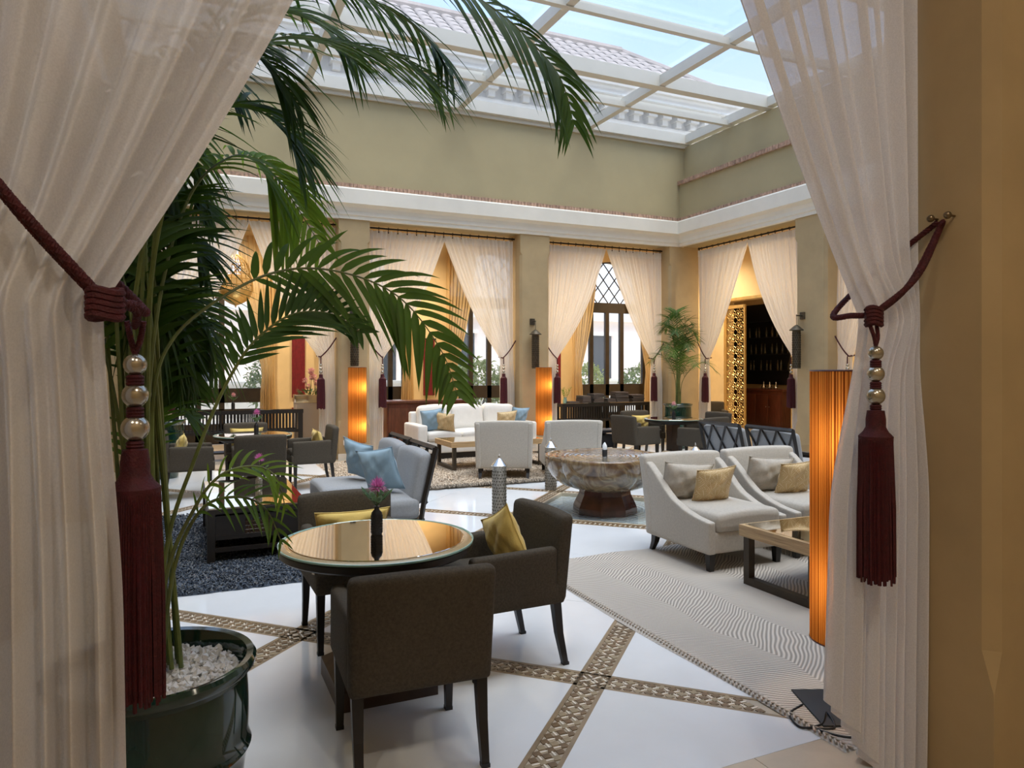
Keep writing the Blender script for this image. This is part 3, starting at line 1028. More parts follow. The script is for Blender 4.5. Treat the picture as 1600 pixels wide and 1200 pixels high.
F = R(180)
chairs = [
    ('dark taupe armchair on the pier side of the round table nearest the palm pot', (.86, 2.97), R(-3)),
    ('dark taupe armchair with yellow cushion between near round table and striped rug', (1.56, 3.64), R(92)),
    ('dark taupe armchair with yellow cushion between near round table and dark coffee table', (.93, 4.30), R(181)),
    ('dark taupe armchair at left round table, backing onto the blue rug', (.80, 9.10), 0),
    ('dark taupe armchair at left round table, beside the tall lamp', (1.52, 9.85), R(90)),
    ('dark taupe armchair at left round table, backing onto the slatted console', (.78, 10.55), R(180)),
    ('dark taupe armchair at left round table, beside the ribbed green pot', (.05, 9.75), R(-90)),
    ('dark taupe armchair at corner round table, backing onto the white armchairs', (6.80, 9.95), R(-82)),
    ('dark taupe armchair at corner round table, backing onto the lattice-backed chairs', (7.55, 9.22), R(12)),
    ('dark taupe armchair at corner round table, backing onto the book console', (7.45, 10.68), R(180)),
    ('dark taupe armchair at corner round table, backing onto the doorway side', (8.25, 9.95), R(95)),
]
ch0 = make_dining_chair(chairs[0][0])
ch0['group'] = 'taupe armchairs at the round tables'
for i, (lab, (x, y), rz) in enumerate(chairs):
    if i == 0:
        ch0.location = (x, y, 0); ch0.rotation_euler = (0, 0, rz)
    else:
        dup(ch0, (x, y, 0), rz, lab)

def pillow(label, loc, rot, w, h, t, mtl, seed=1, group=None, name='cushion'):
    rnd = random.Random(seed)
    n = 16
    ph = [rnd.uniform(0, 6.28) for _ in range(6)]
    vs_, fs_ = [], []
    def prof(a):
        return max(0.0, 1 - abs(a) ** 2.6) ** .62
    for s in (-1, 1):
        for j in range(n + 1):
            for i in range(n + 1):
                a, b = 2 * i / n - 1, 2 * j / n - 1
                x = a * w / 2 * (1 - .09 * (1 - b * b))
                z = b * h / 2 * (1 - .09 * (1 - a * a))
                d = t / 2 * prof(a) * prof(b)
                wr = .07 * t * math.sin(5 * a + ph[0]) * math.sin(4 * b + ph[1]) + .05 * t * math.sin(9 * b + 6 * a + ph[2]) + .04 * t * math.sin(13 * a - 7 * b + ph[3])
                vs_.append((x, s * (d + wr * prof(a) * prof(b)), z))
    N = (n + 1) ** 2
    for s in (0, 1):
        for j in range(n):
            for i in range(n):
                a = s * N + j * (n + 1) + i
                q = (a, a + 1, a + n + 2, a + n + 1)
                fs_.append(q if s == 0 else q[::-1])
    bm = bmesh.new()
    me = MB().add(vs_, fs_).mesh(name, True, 180)
    bm.from_mesh(me)
    bmesh.ops.remove_doubles(bm, verts=bm.verts, dist=1e-5)
    bm.to_mesh(me); bm.free()
    me.shade_smooth()
    o = link(name, me, M[mtl])
    o.location = loc
    o.rotation_euler = rot
    tag(o, label, 'cushion', group)
    # piping along the seam
    seam = []
    for k in range(4 * n):
        e, f = divmod(k, n)
        f = 2 * f / n - 1
        a, b = [(f, -1), (1, f), (-f, 1), (-1, -f)][e]
        seam.append((a * w / 2 * (1 - .09 * (1 - b * b)), 0, b * h / 2 * (1 - .09 * (1 - a * a))))
    seam.append(seam[0])
    MB().tube(seam, .0035, 5).build('seam_piping', M[mtl], o)
    return o

# yellow cushions on the dining chairs
yc = 'mustard cushions on the taupe armchairs'
pillow('mustard yellow cushion standing on the armchair beside the striped rug', (1.60, 3.60, .645), (R(-14), R(24), R(92)), .37, .34, .12, 'yellow', 3, yc)
pillow('long mustard yellow cushion in the armchair facing the flower vase', (.93, 4.42, .60), (R(-16), 0, R(181)), .46, .27, .12, 'yellow', 4, yc)
pillow('mustard yellow cushion on the chair beside the tall lamp', (1.62, 9.85, .62), (R(-14), 0, R(90)), .40, .30, .12, 'yellow', 5, yc)
pillow('mustard yellow cushion on the chair before the slatted console', (.78, 10.66, .62), (R(-14), 0, R(180)), .44, .28, .12, 'yellow', 6, yc)
pillow('mustard yellow cushion on the chair beside the ribbed green pot', (-.05, 9.75, .62), (R(-14), 0, R(-90)), .40, .30, .12, 'yellow', 7, yc)
pillow('mustard yellow cushion on the chair before the book console', (7.45, 10.79, .60), (R(-14), 0, R(180)), .40, .30, .12, 'yellow', 8, yc)

# ---------------------------------------------------------------- round tables
def round_table(label, x, y, rz=0.0, r=.48):
    t = thing('round_table', label, 'table', (x, y, 0), rz, 'round dining tables')
    MB().lathe([(.0, .655), (r - .09, .655), (r - .07, .675), (r - .012, .68), (r, .69), (r, .715), (r - .006, .722), (0, .722)], 72).build('table_top', M['ebony'], t)
    MB().lathe([(r - .006, .722), (r - .004, .727), (r - .028, .7345), (r - .045, .7345), (r - .045, .722)], 72).build('bevel_ring', M['gilt'], t)
    MB().lathe([(0, .7225), (r - .046, .7225), (r - .044, .7365), (r - .046, .7385), (0, .7385)], 72).build('mirror_top', M['mirror'], t)
    MB().lathe([(r - .001, .7225), (r + .004, .7235), (r + .004, .7315), (r - .001, .7325), (r - .006, .727)], 72).build('glass_rim', M['glass_edge'], t)
    MB().box((0, 0, .36), (.16, .16, .60)).build('column', M['walnut'], t, smooth=False)
    b = MB()
    b.box((0, 0, .045), (.48, .48, .09))
    b.add([(-.24, -.24, .09), (.24, -.24, .09), (.24, .24, .09), (-.24, .24, .09), (-.1, -.1, .19), (.1, -.1, .19), (.1, .1, .19), (-.1, .1, .19)],
          [(0, 1, 5, 4), (1, 2, 6, 5), (2, 3, 7, 6), (3, 0, 4, 7), (4, 5, 6, 7)])
    b.build('plinth', M['walnut'], t, smooth=False)
    for k in range(3):
        a = k * 2.1 + 3.6
        MB().box(((r - .12) * math.cos(a), (r - .12) * math.sin(a), .648), (.05, .02, .02), (0, 0, a)).build('clip', M['silver'], t, smooth=False)
    return t
round_table('round mirrored dining table with dark rim near the palm pot', .885, 3.58)
round_table('round mirrored dining table before the slatted console', .80, 9.82)
round_table('round mirrored dining table by the corner palm', 7.52, 9.92)

def vase_flower(label, loc, mtl='black', h=.145, bloom='pink', br=.054, tall=.095):
    t = thing('flower_vase', label, 'vase', loc)
    prof = [(0, 0), (.025, 0), (.028, .004), (.028, h * .72), (.026, h * .78), (.013, h * .88), (.012, h * .97), (.016, h), (.013, h)]
    v = MB().lathe(prof, 18).build('vase', M[mtl], t)
    # pressed diamond relief
    b = MB()
    for j in range(7):
        for k in range(12):
            a = 2 * PI * (k + (j % 2) * .5) / 12
            z = .014 + j * (h * .64) / 7
            b.box((.028 * math.cos(a), .028 * math.sin(a), z), (.005, .0075, .0075), (R(45), 0, a))
    b.build('relief', M[mtl], v, smooth=False)
    MB().tube([(0, 0, h * .9), (.006, .002, h + tall * .5), (.004, 0, h + tall - .01)], .003, 6).build('stem', M['stem'], t)
    rnd = random.Random(int(loc[0] * 100))
    b = MB()
    for ring in range(7):
        el = -0.25 + ring * .27
        n = int(20 - ring * 2.2)
        for k in range(n):
            a = 2 * PI * k / n + ring * .4 + rnd.uniform(-.1, .1)
            d = Vector((math.cos(a) * math.cos(el), math.sin(a) * math.cos(el), math.sin(el)))
            sd = Vector((-math.sin(a), math.cos(a), 0))
            L = br * rnd.uniform(.85, 1.08)
            c = Vector((.004, 0, h + tall))
            w = .0048
            p0 = c + d * L * .2; p1 = c + d * L * .7 + Vector((0, 0, .003)); p2 = c + d * L + Vector((0, 0, .008 if el > .2 else -.002))
            b.add([p0 - sd * w * .5, p0 + sd * w * .5, p1 + sd * w, p1 - sd * w, p2], [(0, 1, 2, 3), (3, 2, 4)])
    b.build('bloom', M[bloom], t)
    for k in range(9):
        a = 2.4 * k
        b = MB()
        d = Vector((math.cos(a), math.sin(a), .75 + .4 * rnd.random())).normalized()
        sd = d.cross(Vector((0, 0, 1))).normalized()
        p = Vector((0, 0, h))
        L = rnd.uniform(.055, .10)
        b.tube([p, p + d * L * .6], .0016, 4)
        for q in range(3):
            c = p + d * L * (.45 + .25 * q)
            b.add([c, c + d * .018 + sd * .018, c + d * .045, c + d * .018 - sd * .018], [(0, 1, 2, 3)])
        b.build('leaf_sprig', M['leafy'], t)
    return t
vase_flower('small black diamond-textured vase with a purple-pink bloom on the near table', (.90, 3.66, .7385))
vase_flower('small vase with a pink bloom on the table before the slatted console', (.84, 9.86, .7385), tall=.12)
vase_flower('small vase with a pale bloom on the corner round table', (7.44, 9.80, .7385), bloom='rose')
vase_flower('small vase with a lilac bloom on the dark coffee table', (.62, 7.02, .4575), h=.15, tall=.14, mtl='pewter')
vase_flower('small vase with a pink bloom on the slatted console', (.75, 13.25, .872), bloom='rose')

# ---------------------------------------------------------------- lattice-backed slipper chairs
def make_slipper(label):
    t = thing('slipper_chair', label, 'chair', group='blue-grey slipper chairs with lattice backs')
    MB().box((0, .0, .20), (.76, .74, .07)).build('seat_frame', M['ebony'], t, smooth=False)
    sc = MB().rbox((0, .04, .325), (.78, .74, .19), .05, 6, lambda q: (q.x, q.y, q.z + .018 * (q.z > 0) * (1 - (q.x / .39) ** 2))).build('seat_cushion', M['bluegrey'], t)
    MB().tube([(-.385, .405, .385), (.385, .405, .385), (.385, -.30, .385)], .006, 6).build('piping', M['bluegrey'], sc)
    sh = lambda q: (q.x, q.y - .22 * (q.z + .25), q.z)
    bc = MB().rbox((0, -.30, .585), (.74, .12, .46), .045, 7, lambda q: (q.x, q.y - .20 * (q.z + .23), q.z + .025 * (1 - (q.x / .37) ** 2) * (q.z > .15))).build('back_cushion', M['bluegrey'], t)
    MB().tube([(-.33, -.283, .40), (-.33, -.37, .79), (.33, -.37, .79), (.33, -.283, .40)], .005, 6).build('piping', M['bluegrey'], bc)
    def bp(x, z, d=0.0):          # point on the reclined back plane
        return Vector((x, -.375 - .20 * (z - .36) + d, z))
    def bar(a, b, w, name, dd=.022):
        MB().tube([bp(*a), bp(*b)], w, 4).build(name, M['ebony'], t, smooth=False)
    for s in (-1, 1):
        MB().tube([(s * .385, -.30, 0), (s * .385, -.355, .36), bp(s * .385, .86)], lambda k: .020 + .010 * k, 4).build('back_post', M['ebony'], t, smooth=False)
        leg(t, s * .355, .35, 0, .17, .035, .05)
    bar((-.385, .855), (.385, .855), .026, 'top_rail')
    bar((-.385, .38), (.385, .38), .022, 'bottom_rail')
    for a, b in (((-.385, .85), (-.13, .38)), ((-.13, .85), (-.385, .38)), ((-.13, .85), (.13, .38)), ((.13, .85), (-.13, .38)),
                 ((.385, .85), (.13, .38)), ((.13, .85), (.385, .38))):
        bar(a, b, .013, 'lattice_slat')
    return t
s0 = make_slipper('blue-grey slipper chair with a blue cushion, next to the near taupe armchair')
s0.location = (1.58, 6.54, .012); s0.rotation_euler = (0, 0, R(90))
dup(s0, (1.60, 7.38, .012), R(90), 'blue-grey slipper chair with a blue cushion, next to the shaggy beige rug')
dup(s0, (6.90, 7.50, 0), R(-90), 'lattice-backed slipper chair beside the corner dining table')
dup(s0, (6.95, 6.66, 0), R(-90), 'lattice-backed slipper chair behind the oatmeal armchairs')
pillow('powder blue cushion on the slipper chair next to the near taupe armchair', (1.63, 6.50, .66), (R(-18), R(8), R(128)), .42, .42, .16, 'blue', 11, 'powder blue cushions on the slipper chairs')
pillow('powder blue cushion on the slipper chair next to the shaggy rug', (1.62, 7.28, .66), (R(-18), R(-10), R(122)), .42, .42, .16, 'blue', 12, 'powder blue cushions on the slipper chairs')

# ---------------------------------------------------------------- swooping oatmeal armchairs
def make_armchair(label):
    t = thing('lounge_armchair', label, 'armchair', group='oatmeal lounge armchairs')
    D, W = .84, .80
    MB().rbox((0, .02, .225), (W - .08, D - .06, .17), .02, 3).build('base', M['oat'], t)
    MB().rbox((0, .085, .375), (W - .15, .70, .15), .05, 6, lambda q: (q.x, q.y, q.z + .02 * (q.z > 0) * (1 - (q.x / .33) ** 2))).build('seat_cushion', M['oat'], t)
    def bk(q):
        k = (q.z + .34) / .68
        return (q.x * (1 + .05 * k), q.y - .10 * max(0, k) ** 1.4, q.z + .012 * (1 - (q.x / .4) ** 2) * k)
    MB().rbox((0, -.355, .48), (W, .11, .68), .03, 8, bk).build('backrest', M['oat'], t)
    prof = [(-.41, .80), (-.33, .79), (-.26, .70), (-.18, .60), (-.06, .51), (.10, .445), (.25, .41), (.42, .39)]
    def top(y):
        for (a, za), (b, zb) in zip(prof, prof[1:]):
            if y <= b:
                k = max(0, min(1, (y - a) / (b - a)))
                return za + (zb - za) * k
        return prof[-1][1]
    for s in (-1, 1):
        def af(q, s=s):
            k = (q.z + .33) / .66
            h = top(q.y)
            z = .14 + k * (h - .14)
            return (q.x + s * .02 * max(0, (z - .3)), q.y - (.10 * (max(0, z - .14) / .68) ** 1.4 if q.y < -.2 else 0) * min(1, max(0, (-.2 - q.y) / .15)), z)
        MB().rbox((s * (W / 2 - .035), 0, 0), (.07, D, .66), .022, 16, af).build('side', M['oat'], t)
    for s in (-1, 1):
        leg(t, s * .34, .36, 0, .15, .042, .06)
        leg(t, s * .34, -.34, 0, .15, .036, .06, 0, -.06)
    return t
a0 = make_armchair('oatmeal lounge armchair with a gold shell-pattern cushion, next to the stone fountain')
a0.location = (4.06, 4.80, .012); a0.rotation_euler = (0, 0, R(180))
dup(a0, (4.98, 4.82, .012), R(180), 'oatmeal lounge armchair with a gold shell-pattern cushion, next to the glowing lamp')
dup(a0, (4.30, 9.72, .013), R(-24), 'oatmeal lounge armchair with its back to the pewter lanterns, at the sofa table leg')
dup(a0, (5.24, 9.44, .013), R(-20), 'oatmeal lounge armchair with its back to the fountain, beside the black side table')
M['shell'] = mat('gold_shell_brocade', (0.55, 0.39, 0.17), 0.6, sheen=0.2)
t_ = M['shell'].node_tree
tc = t_.nodes.new('ShaderNodeTexCoord'); L_ = t_.links.new
def mth(op, a, b=None, c=None):
    n = t_.nodes.new('ShaderNodeMath'); n.operation = op
    for i, v in enumerate((a, b, c)):
        if v is None: continue
        if hasattr(v, 'is_linked') or hasattr(v, 'links'): L_(v, n.inputs[i])
        else: n.inputs[i].default_value = v
    return n.outputs[0]
sx = t_.nodes.new('ShaderNodeSeparateXYZ'); L_(tc.outputs['Object'], sx.inputs[0])
zz = mth('MULTIPLY', sx.outputs['Z'], 14.0)
row = mth('FLOOR', zz)
fz = mth('FRACT', zz)
off = mth('MULTIPLY', mth('MODULO', mth('ABSOLUTE', row), 2.0), .5)
fx = mth('FRACT', mth('ADD', mth('MULTIPLY', sx.outputs['X'], 9.0), off))
dx = mth('SUBTRACT', fx, .5)
rad_ = mth('SQRT', mth('ADD', mth('MULTIPLY', dx, dx), mth('MULTIPLY', mth('MULTIPLY', fz, fz), .45)))
rings = mth('SINE', mth('MULTIPLY', rad_, 52.0))
ang = mth('SINE', mth('MULTIPLY', mth('ARCTAN2', dx, mth('ADD', fz, .02)), 14.0))
pat = mth('GREATER_THAN', mth('MAXIMUM', mth('MULTIPLY', rings, .9), mth('MULTIPLY', ang, .85)), .72)
mx = t_.nodes.new('ShaderNodeMixRGB')
mx.inputs[1].default_value = (.56, .39, .17, 1); mx.inputs[2].default_value = (.72, .58, .36, 1)
L_(pat, mx.inputs[0])
L_(mx.outputs[0], [n for n in t_.nodes if n.type == 'BSDF_PRINCIPLED'][0].inputs['Base Color'])
for k, (x, lab) in enumerate(((4.06, 'next to the stone fountain'), (4.98, 'next to the glowing lamp'))):
    pillow('plain oatmeal back cushion in the armchair ' + lab, (x - .15, 4.99, .62), (R(-20), R(-4), R(170)), .46, .36, .18, 'oat', 21 + k)
    pillow('gold shell-pattern cushion in the armchair ' + lab, (x - .01, 4.80, .60), (R(-24), R(4), R(174)), .38, .36, .13, 'shell', 25 + k)

# ---------------------------------------------------------------- white sofa
sf = thing('sofa', 'long ivory three-seat sofa with loose back cushions before the curtained bay', 'sofa', (4.72, 12.16, .0), R(180))
MB().rbox((0, -.02, .22), (2.26, .84, .20), .02, 3).build('base', M['ivory'], sf)
MB().box((0, -.02, .07), (2.14, .74, .14)).build('plinth', M['ebony'], sf, smooth=False)
MB().rbox((0, -.36, .50), (2.10, .16, .60), .04, 6).build('back_frame', M['ivory'], sf)
for s in (-1, 1):
    MB().rbox((s * 1.04, .0, .40), (.18, .86, .42), .035, 5).build('arm', M['ivory'], sf)
for k in range(3):
    x = (k - 1) * .63
    MB().rbox((x, .09, .40), (.62, .68, .16), .055, 6, lambda q: (q.x, q.y, q.z + .02 * (q.z > 0) * (1 - (q.x / .31) ** 2))).build('seat_cushion', M['ivory'], sf)
    MB().rbox((x, -.20, .69), (.63, .22, .46), .085, 7, lambda q: (q.x, q.y - .16 * (q.z + .2), q.z + .012 * math.sin(9 * q.x + k))).build('back_cushion', M['ivory'], sf)
sg_ = 'small cushions on the ivory sofa'
pillow('powder blue cushion at the lamp end of the ivory sofa', (3.92, 11.92, .68), (R(-20), R(8), R(170)), .42, .42, .15, 'blue', 31, sg_)
pillow('gold shell-pattern cushion beside the blue one at the sofa end', (4.10, 11.80, .65), (R(-22), R(-6), R(140)), .36, .36, .14, 'shell', 32, sg_)
pillow('gold shell-pattern cushion beside the blue one near the bay pier', (5.30, 11.88, .65), (R(-22), R(4), R(182)), .40, .34, .14, 'shell', 33, sg_)
pillow('powder blue cushion near the bay pier on the ivory sofa', (5.58, 11.96, .68), (R(-20), R(-4), R(192)), .40, .40, .15, 'blue', 34, sg_)

# ---------------------------------------------------------------- low tables
M['zebra'] = mat('striped_wood', (0.30, 0.19, 0.09), 0.4, c2=(0.60, 0.42, 0.22), vscale=3.0, stretch=(1.2, 1.2, 45))
M['darksteel'] = mat('bronzed_steel', (0.055, 0.043, 0.03), 0.45, 0.4, var=0.2, vscale=8)
def loop_table(label, x0, x1, y0, y1, h=.44):
    cx, cy = (x0 + x1) / 2, (y0 + y1) / 2
    L, W = x1 - x0, y1 - y0
    t = thing('coffee_table', label, 'coffee table', (cx, cy, .0125), 0)
    b = MB()
    b.b2((-L / 2, -W / 2, h - .085), (L / 2, -W / 2 + .05, h - .004)); b.b2((-L / 2, W / 2 - .05, h - .085), (L / 2, W / 2, h - .004))
    b.b2((-L / 2, -W / 2 + .05, h - .085), (-L / 2 + .05, W / 2 - .05, h - .004)); b.b2((L / 2 - .05, -W / 2 + .05, h - .085), (L / 2, W / 2 - .05, h - .004))
    b.b2((-L / 2 + .05, -W / 2 + .05, h - .06), (L / 2 - .05, W / 2 - .05, h - .016))
    b.build('wood_top', M['zebra'], t, smooth=False)
    MB().b2((-L / 2 + .03, -W / 2 + .03, h - .0155), (L / 2 - .03, W / 2 - .03, h)).build('mirror_top', M['mirror'], t, smooth=False)
    w = .055
    for s in (-1, 1):
        b = MB()
        xx = s * (L / 2 - .06)
        for yy in (-W / 2 + .04, W / 2 - .04):
            b.b2((xx - w / 2, yy - w / 2, 0), (xx + w / 2, yy + w / 2, h - .086))
        b.b2((xx - w / 2, -W / 2 + .04 + w / 2, 0), (xx + w / 2, W / 2 - .04 - w / 2, w))
        b.build('leg_frame', M['darksteel'], t, smooth=False)
    return t
loop_table('mirrored coffee table with striped wood edge beside the glowing lamp', 3.70, 5.10, 3.42, 4.10)
loop_table('mirrored coffee table with striped wood edge before the ivory sofa', 3.70, 5.30, 10.35, 11.15)

def fret_table(label, cx, cy, L, W, h=.445):
    t = thing('fretwork_table', label, 'coffee table', (cx, cy, .012), 0)
    b = MB().b2((-L / 2, -W / 2, h - .05), (L / 2, W / 2, h - .012))
    b.build('top_frame', M['ebony'], t, smooth=False)
    MB().b2((-L / 2 + .012, -W / 2 + .012, h - .0115), (L / 2 - .012, W / 2 - .012, h)).build('mirror_top', M['mirror'], t, smooth=False)
    for sx_ in (-1, 1):
        for sy in (-1, 1):
            MB().box((sx_ * (L / 2 - .03), sy * (W / 2 - .03), h / 2 - .025), (.06, .06, h - .05)).build('leg', M['ebony'], t, smooth=False)
    def side(M4, l):
        b = MB()
        l2 = l - .124
        for zz_ in (h - .085, .20, .10):
            b.box(M4 @ Vector((0, 0, zz_)), (l2, .03, .035) if abs(M4[0][0]) > .5 else (.03, l2, .035))
        b.build('side_rail', M['ebony'], t, smooth=False)
        z0, z1 = .215, h - .10
        MB().box(M4 @ Vector((-l2 / 4 - .055, .0, (z0 + z1) / 2)), ((l2 / 2 - .11, .02, z1 - z0) if abs(M4[0][0]) > .5 else (.02, l2 / 2 - .11, z1 - z0))).build('side_panel', M['ebony'], t, smooth=False)
        MB().box(M4 @ Vector((l2 / 4 + .055, .0, (z0 + z1) / 2)), ((l2 / 2 - .11, .02, z1 - z0) if abs(M4[0][0]) > .5 else (.02, l2 / 2 - .11, z1 - z0))).build('side_panel', M['ebony'], t, smooth=False)
        fr_ = MB()
        for i in range(8):
            xx = -.105 + .21 * i / 7
            fr_.tube([M4 @ Vector((xx, 0, z0)), M4 @ Vector((xx, 0, z1))], .005, 4)
        for i in range(5):
            zz_ = z0 + (z1 - z0) * i / 4
            fr_.tube([M4 @ Vector((-.11, 0, zz_)), M4 @ Vector((.11, 0, zz_))], .005, 4)
        for i in range(-4, 8):
            for sg in (-1, 1):
                xa = -.105 + .03 * i * 1.0
                a = Vector((max(-.105, min(.105, xa)), 0, z0)); bq = Vector((max(-.105, min(.105, xa + sg * (z1 - z0))), 0, z1))
                if (bq - a).length > .05:
                    fr_.tube([M4 @ a, M4 @ bq], .004, 4)
        fr_.build('fretwork', M['walnut'], t, smooth=False)
    side(Matrix.Translation((0, -W / 2 + .03, 0)), L)
    side(Matrix.Translation((0, W / 2 - .03, 0)), L)
    Rz = Matrix.Rotation(R(90), 4, 'Z')
    side(Matrix.Translation((L / 2 - .03, 0, 0)) @ Rz, W)
    side(Matrix.Translation((-L / 2 + .03, 0, 0)) @ Rz, W)
    return t
fret_table('low black fretwork coffee table with mirror top on the blue rug', .56, 7.05, .80, 1.55)
fret_table('low black fretwork coffee table with mirror top by the lattice chairs', 8.05, 7.05, .80, 1.55)

bt = thing('side_table', 'small square black side table beside the lounge armchair', 'side table', (6.72, 10.95, 0))
MB().rbox((0, 0, .475), (.44, .44, .05), .008, 1).build('table_top', M['black'], bt)
for s in (-1, 1):
    for q in (-1, 1):
        MB().box((s * .18, q * .18, .225), (.06, .06, .45)).build('leg', M['black'], bt, smooth=False)
MB().box((0, 0, .30), (.36, .36, .22)).build('drawer_box', M['black'], bt, smooth=False)

# ---------------------------------------------------------------- slatted consoles
def console(label, x0, x1, y, h=.87, n=34):
    L = x1 - x0
    t = thing('console_table', label, 'console table', ((x0 + x1) / 2, y, 0))
    MB().b2((-L / 2, -.22, h - .075), (L / 2, .22, h - .008)).build('table_top', M['ebony'], t, smooth=False)
    MB().b2((-L / 2 + .01, -.21, h - .0075), (L / 2 - .01, .21, h)).build('glass_top', M['mirror'], t, smooth=False)
    for s in (-1, 1):
        for q in (-1, 1):
            MB().box((s * (L / 2 - .045), q * .175, (h - .075) / 2), (.075, .075, h - .075)).build('leg', M['ebony'], t, smooth=False)
    for q in (-1, 1):
        MB().b2((-L / 2 + .083, q * .175 - .02, .46), (L / 2 - .083, q * .175 + .02, .51)).build('lower_rail', M['ebony'], t, smooth=False)
    me = MB().box((0, 0, .6525), (.022, .024, .285)).mesh('slat', False); me.materials.append(M['ebony'])
    for q in (-1, 1):
        for i in range(n):
            o = link('slat', me, None, t)
            o.location = (-L / 2 + .12 + (L - .24) * i / (n - 1), q * .175, 0)
    MB().b2((-L / 2 + .083, -.15, .12), (L / 2 - .083, .15, .15)).build('shelf', M['ebony'], t, smooth=False)
    return t
console('long black slatted console with glass top before the hanging lantern bay', -.18, 1.90, 13.28)
console('long black slatted console carrying piles of books', 7.10, 9.30, 13.28, .85)
t = thing('low_cabinet', 'low mahogany cabinet behind the ivory sofa', 'cabinet', (4.40, 13.75, 0))
MB().rbox((0, 0, .45), (1.75, .42, .90), .008, 1).build('body', M['mahog'], t)
for k in range(4):
    MB().box(((k - 1.5) * .43, -.215, .44), (.40, .012, .74)).build('door', M['mahog'], t, smooth=False)
MB().rbox((0, 0, .925), (1.85, .48, .05), .01, 1).build('top', M['mahog'], t)

# books on the console
rnd = random.Random(3)
bcols = [mat('book_%d' % i, c, .6) for i, c in enumerate(((.02, .016, .014), (.035, .02, .015), (.05, .045, .04), (.015, .013, .016), (.12, .09, .06)))]
piles = [(7.42, 1, .26, 'thin pile next to the leafy sprig'), (7.72, 4, .22, 'pile leaning on a wooden box'), (8.02, 5, .26, 'tall pile in the middle'), (8.34, 2, .24, 'two-book pile'), (8.62, 6, .34, 'widest tall pile'), (9.02, 4, .32, 'pile at the console end')]
for (x, n, w, lab) in piles:
    z = .851
    for k in range(n):
        h = rnd.uniform(.028, .042)
        ww, dd = w * rnd.uniform(.9, 1.05), rnd.uniform(.24, .30)
        o = thing('book', ('single' if n == 1 else ['lowest', 'second', 'third', 'fourth', 'fifth', 'sixth'][k]) + ' dark book in the %s on the console' % lab, 'book', (x, 13.26, z), rnd.uniform(-.12, .12), 'books piled on the console')
        cv = bcols[rnd.randrange(4)]
        b = MB()
        b.b2((-ww / 2, -dd / 2, 0), (ww / 2, dd / 2, .004)); b.b2((-ww / 2, -dd / 2, h - .004), (ww / 2, dd / 2, h)); b.b2((-ww / 2, -dd / 2, .004), (-ww / 2 + .005, dd / 2, h - .004))
        b.build('cover', cv, o, smooth=False)
        MB().b2((-ww / 2 + .006, -dd / 2 + .006, .0045), (ww / 2 - .006, dd / 2 - .006, h - .0045)).build('pages', M['paper'], o, smooth=False)
        z += h + .0005

# ================================================================ RUGS
def shag(label, x0, x1, y0, y1, base, hue, n, L, seed, edge=None, thick=.012):
    rnd = random.Random(seed)
    t = thing('rug', label, 'rug', (0, 0, 0))
    b = MB()
    nx, ny = 40, 40
    vs_, fs_ = [], []
    for j in range(ny + 1):
        for i in range(nx + 1):
            x = x0 + (x1 - x0) * i / nx; y = y0 + (y1 - y0) * j / ny
            ed = i in (0, nx) or j in (0, ny)
            vs_.append((x + (rnd.uniform(-.008, .008) if ed else 0), y + (rnd.uniform(-.008, .008) if ed else 0), .001 if ed else thick + rnd.uniform(-.002, .002)))
    for j in range(ny):
        for i in range(nx):
            a = j * (nx + 1) + i
            fs_.append((a, a + 1, a + nx + 2, a + nx + 1))
    b.add(vs_, fs_).build('backing', base, t)
    groups = [MB() for _ in hue]
    for k in range(n):
        if edge and rnd.random() < edge:
            x, y = rnd.uniform(x0, x1), y0 + rnd.uniform(-.05, .14)
        else:
            x, y = rnd.uniform(x0, x1), rnd.uniform(y0, y1)
        a = rnd.uniform(0, 6.28)
        l = L * rnd.uniform(.6, 1.2)
        w = .004 + L * .10
        d = Vector((math.cos(a), math.sin(a), 0)); s = Vector((-d.y, d.x, 0))
        p = Vector((x, y, thick * .8))
        tip = p + d * l * .75 + Vector((0, 0, l * rnd.uniform(.3, .8)))
        mid = p + d * l * .3 + Vector((0, 0, l * .55))
        groups[rnd.randrange(len(hue))].add([p - s * w, p + s * w, mid + s * w, mid - s * w, tip], [(0, 1, 2, 3), (3, 2, 4)])
    for g, m in zip(groups, hue):
        o = g.build('pile', m, t, smooth=False)
        o['kind'] = 'stuff'
    return t
bl = [mat('rug_blue_%d' % i, c, .9, var=.3, vscale=3) for i, c in enumerate(((.022, .032, .050), (.050, .066, .090), (.16, .17, .18), (.014, .02, .032)))]
shag('mottled navy and grey shag rug under the black fretwork table', -.44, 1.78, 5.50, 8.50, bl[1], bl, 34000, .022, 2)
bg = [mat('rug_beige_%d' % i, c, .9, var=.15, vscale=3) for i, c in enumerate(((.46, .38, .29), (.40, .33, .25), (.52, .45, .36)))]
shag('shaggy beige rug under the ivory sofa and coffee table', 1.95, 6.35, 8.95, 12.05, bg[0], bg, 30000, .020, 3)
fr_ = [mat('rug_fringe_%d' % i, c, .9) for i, c in enumerate(((.20, .165, .125), (.32, .27, .21)))]
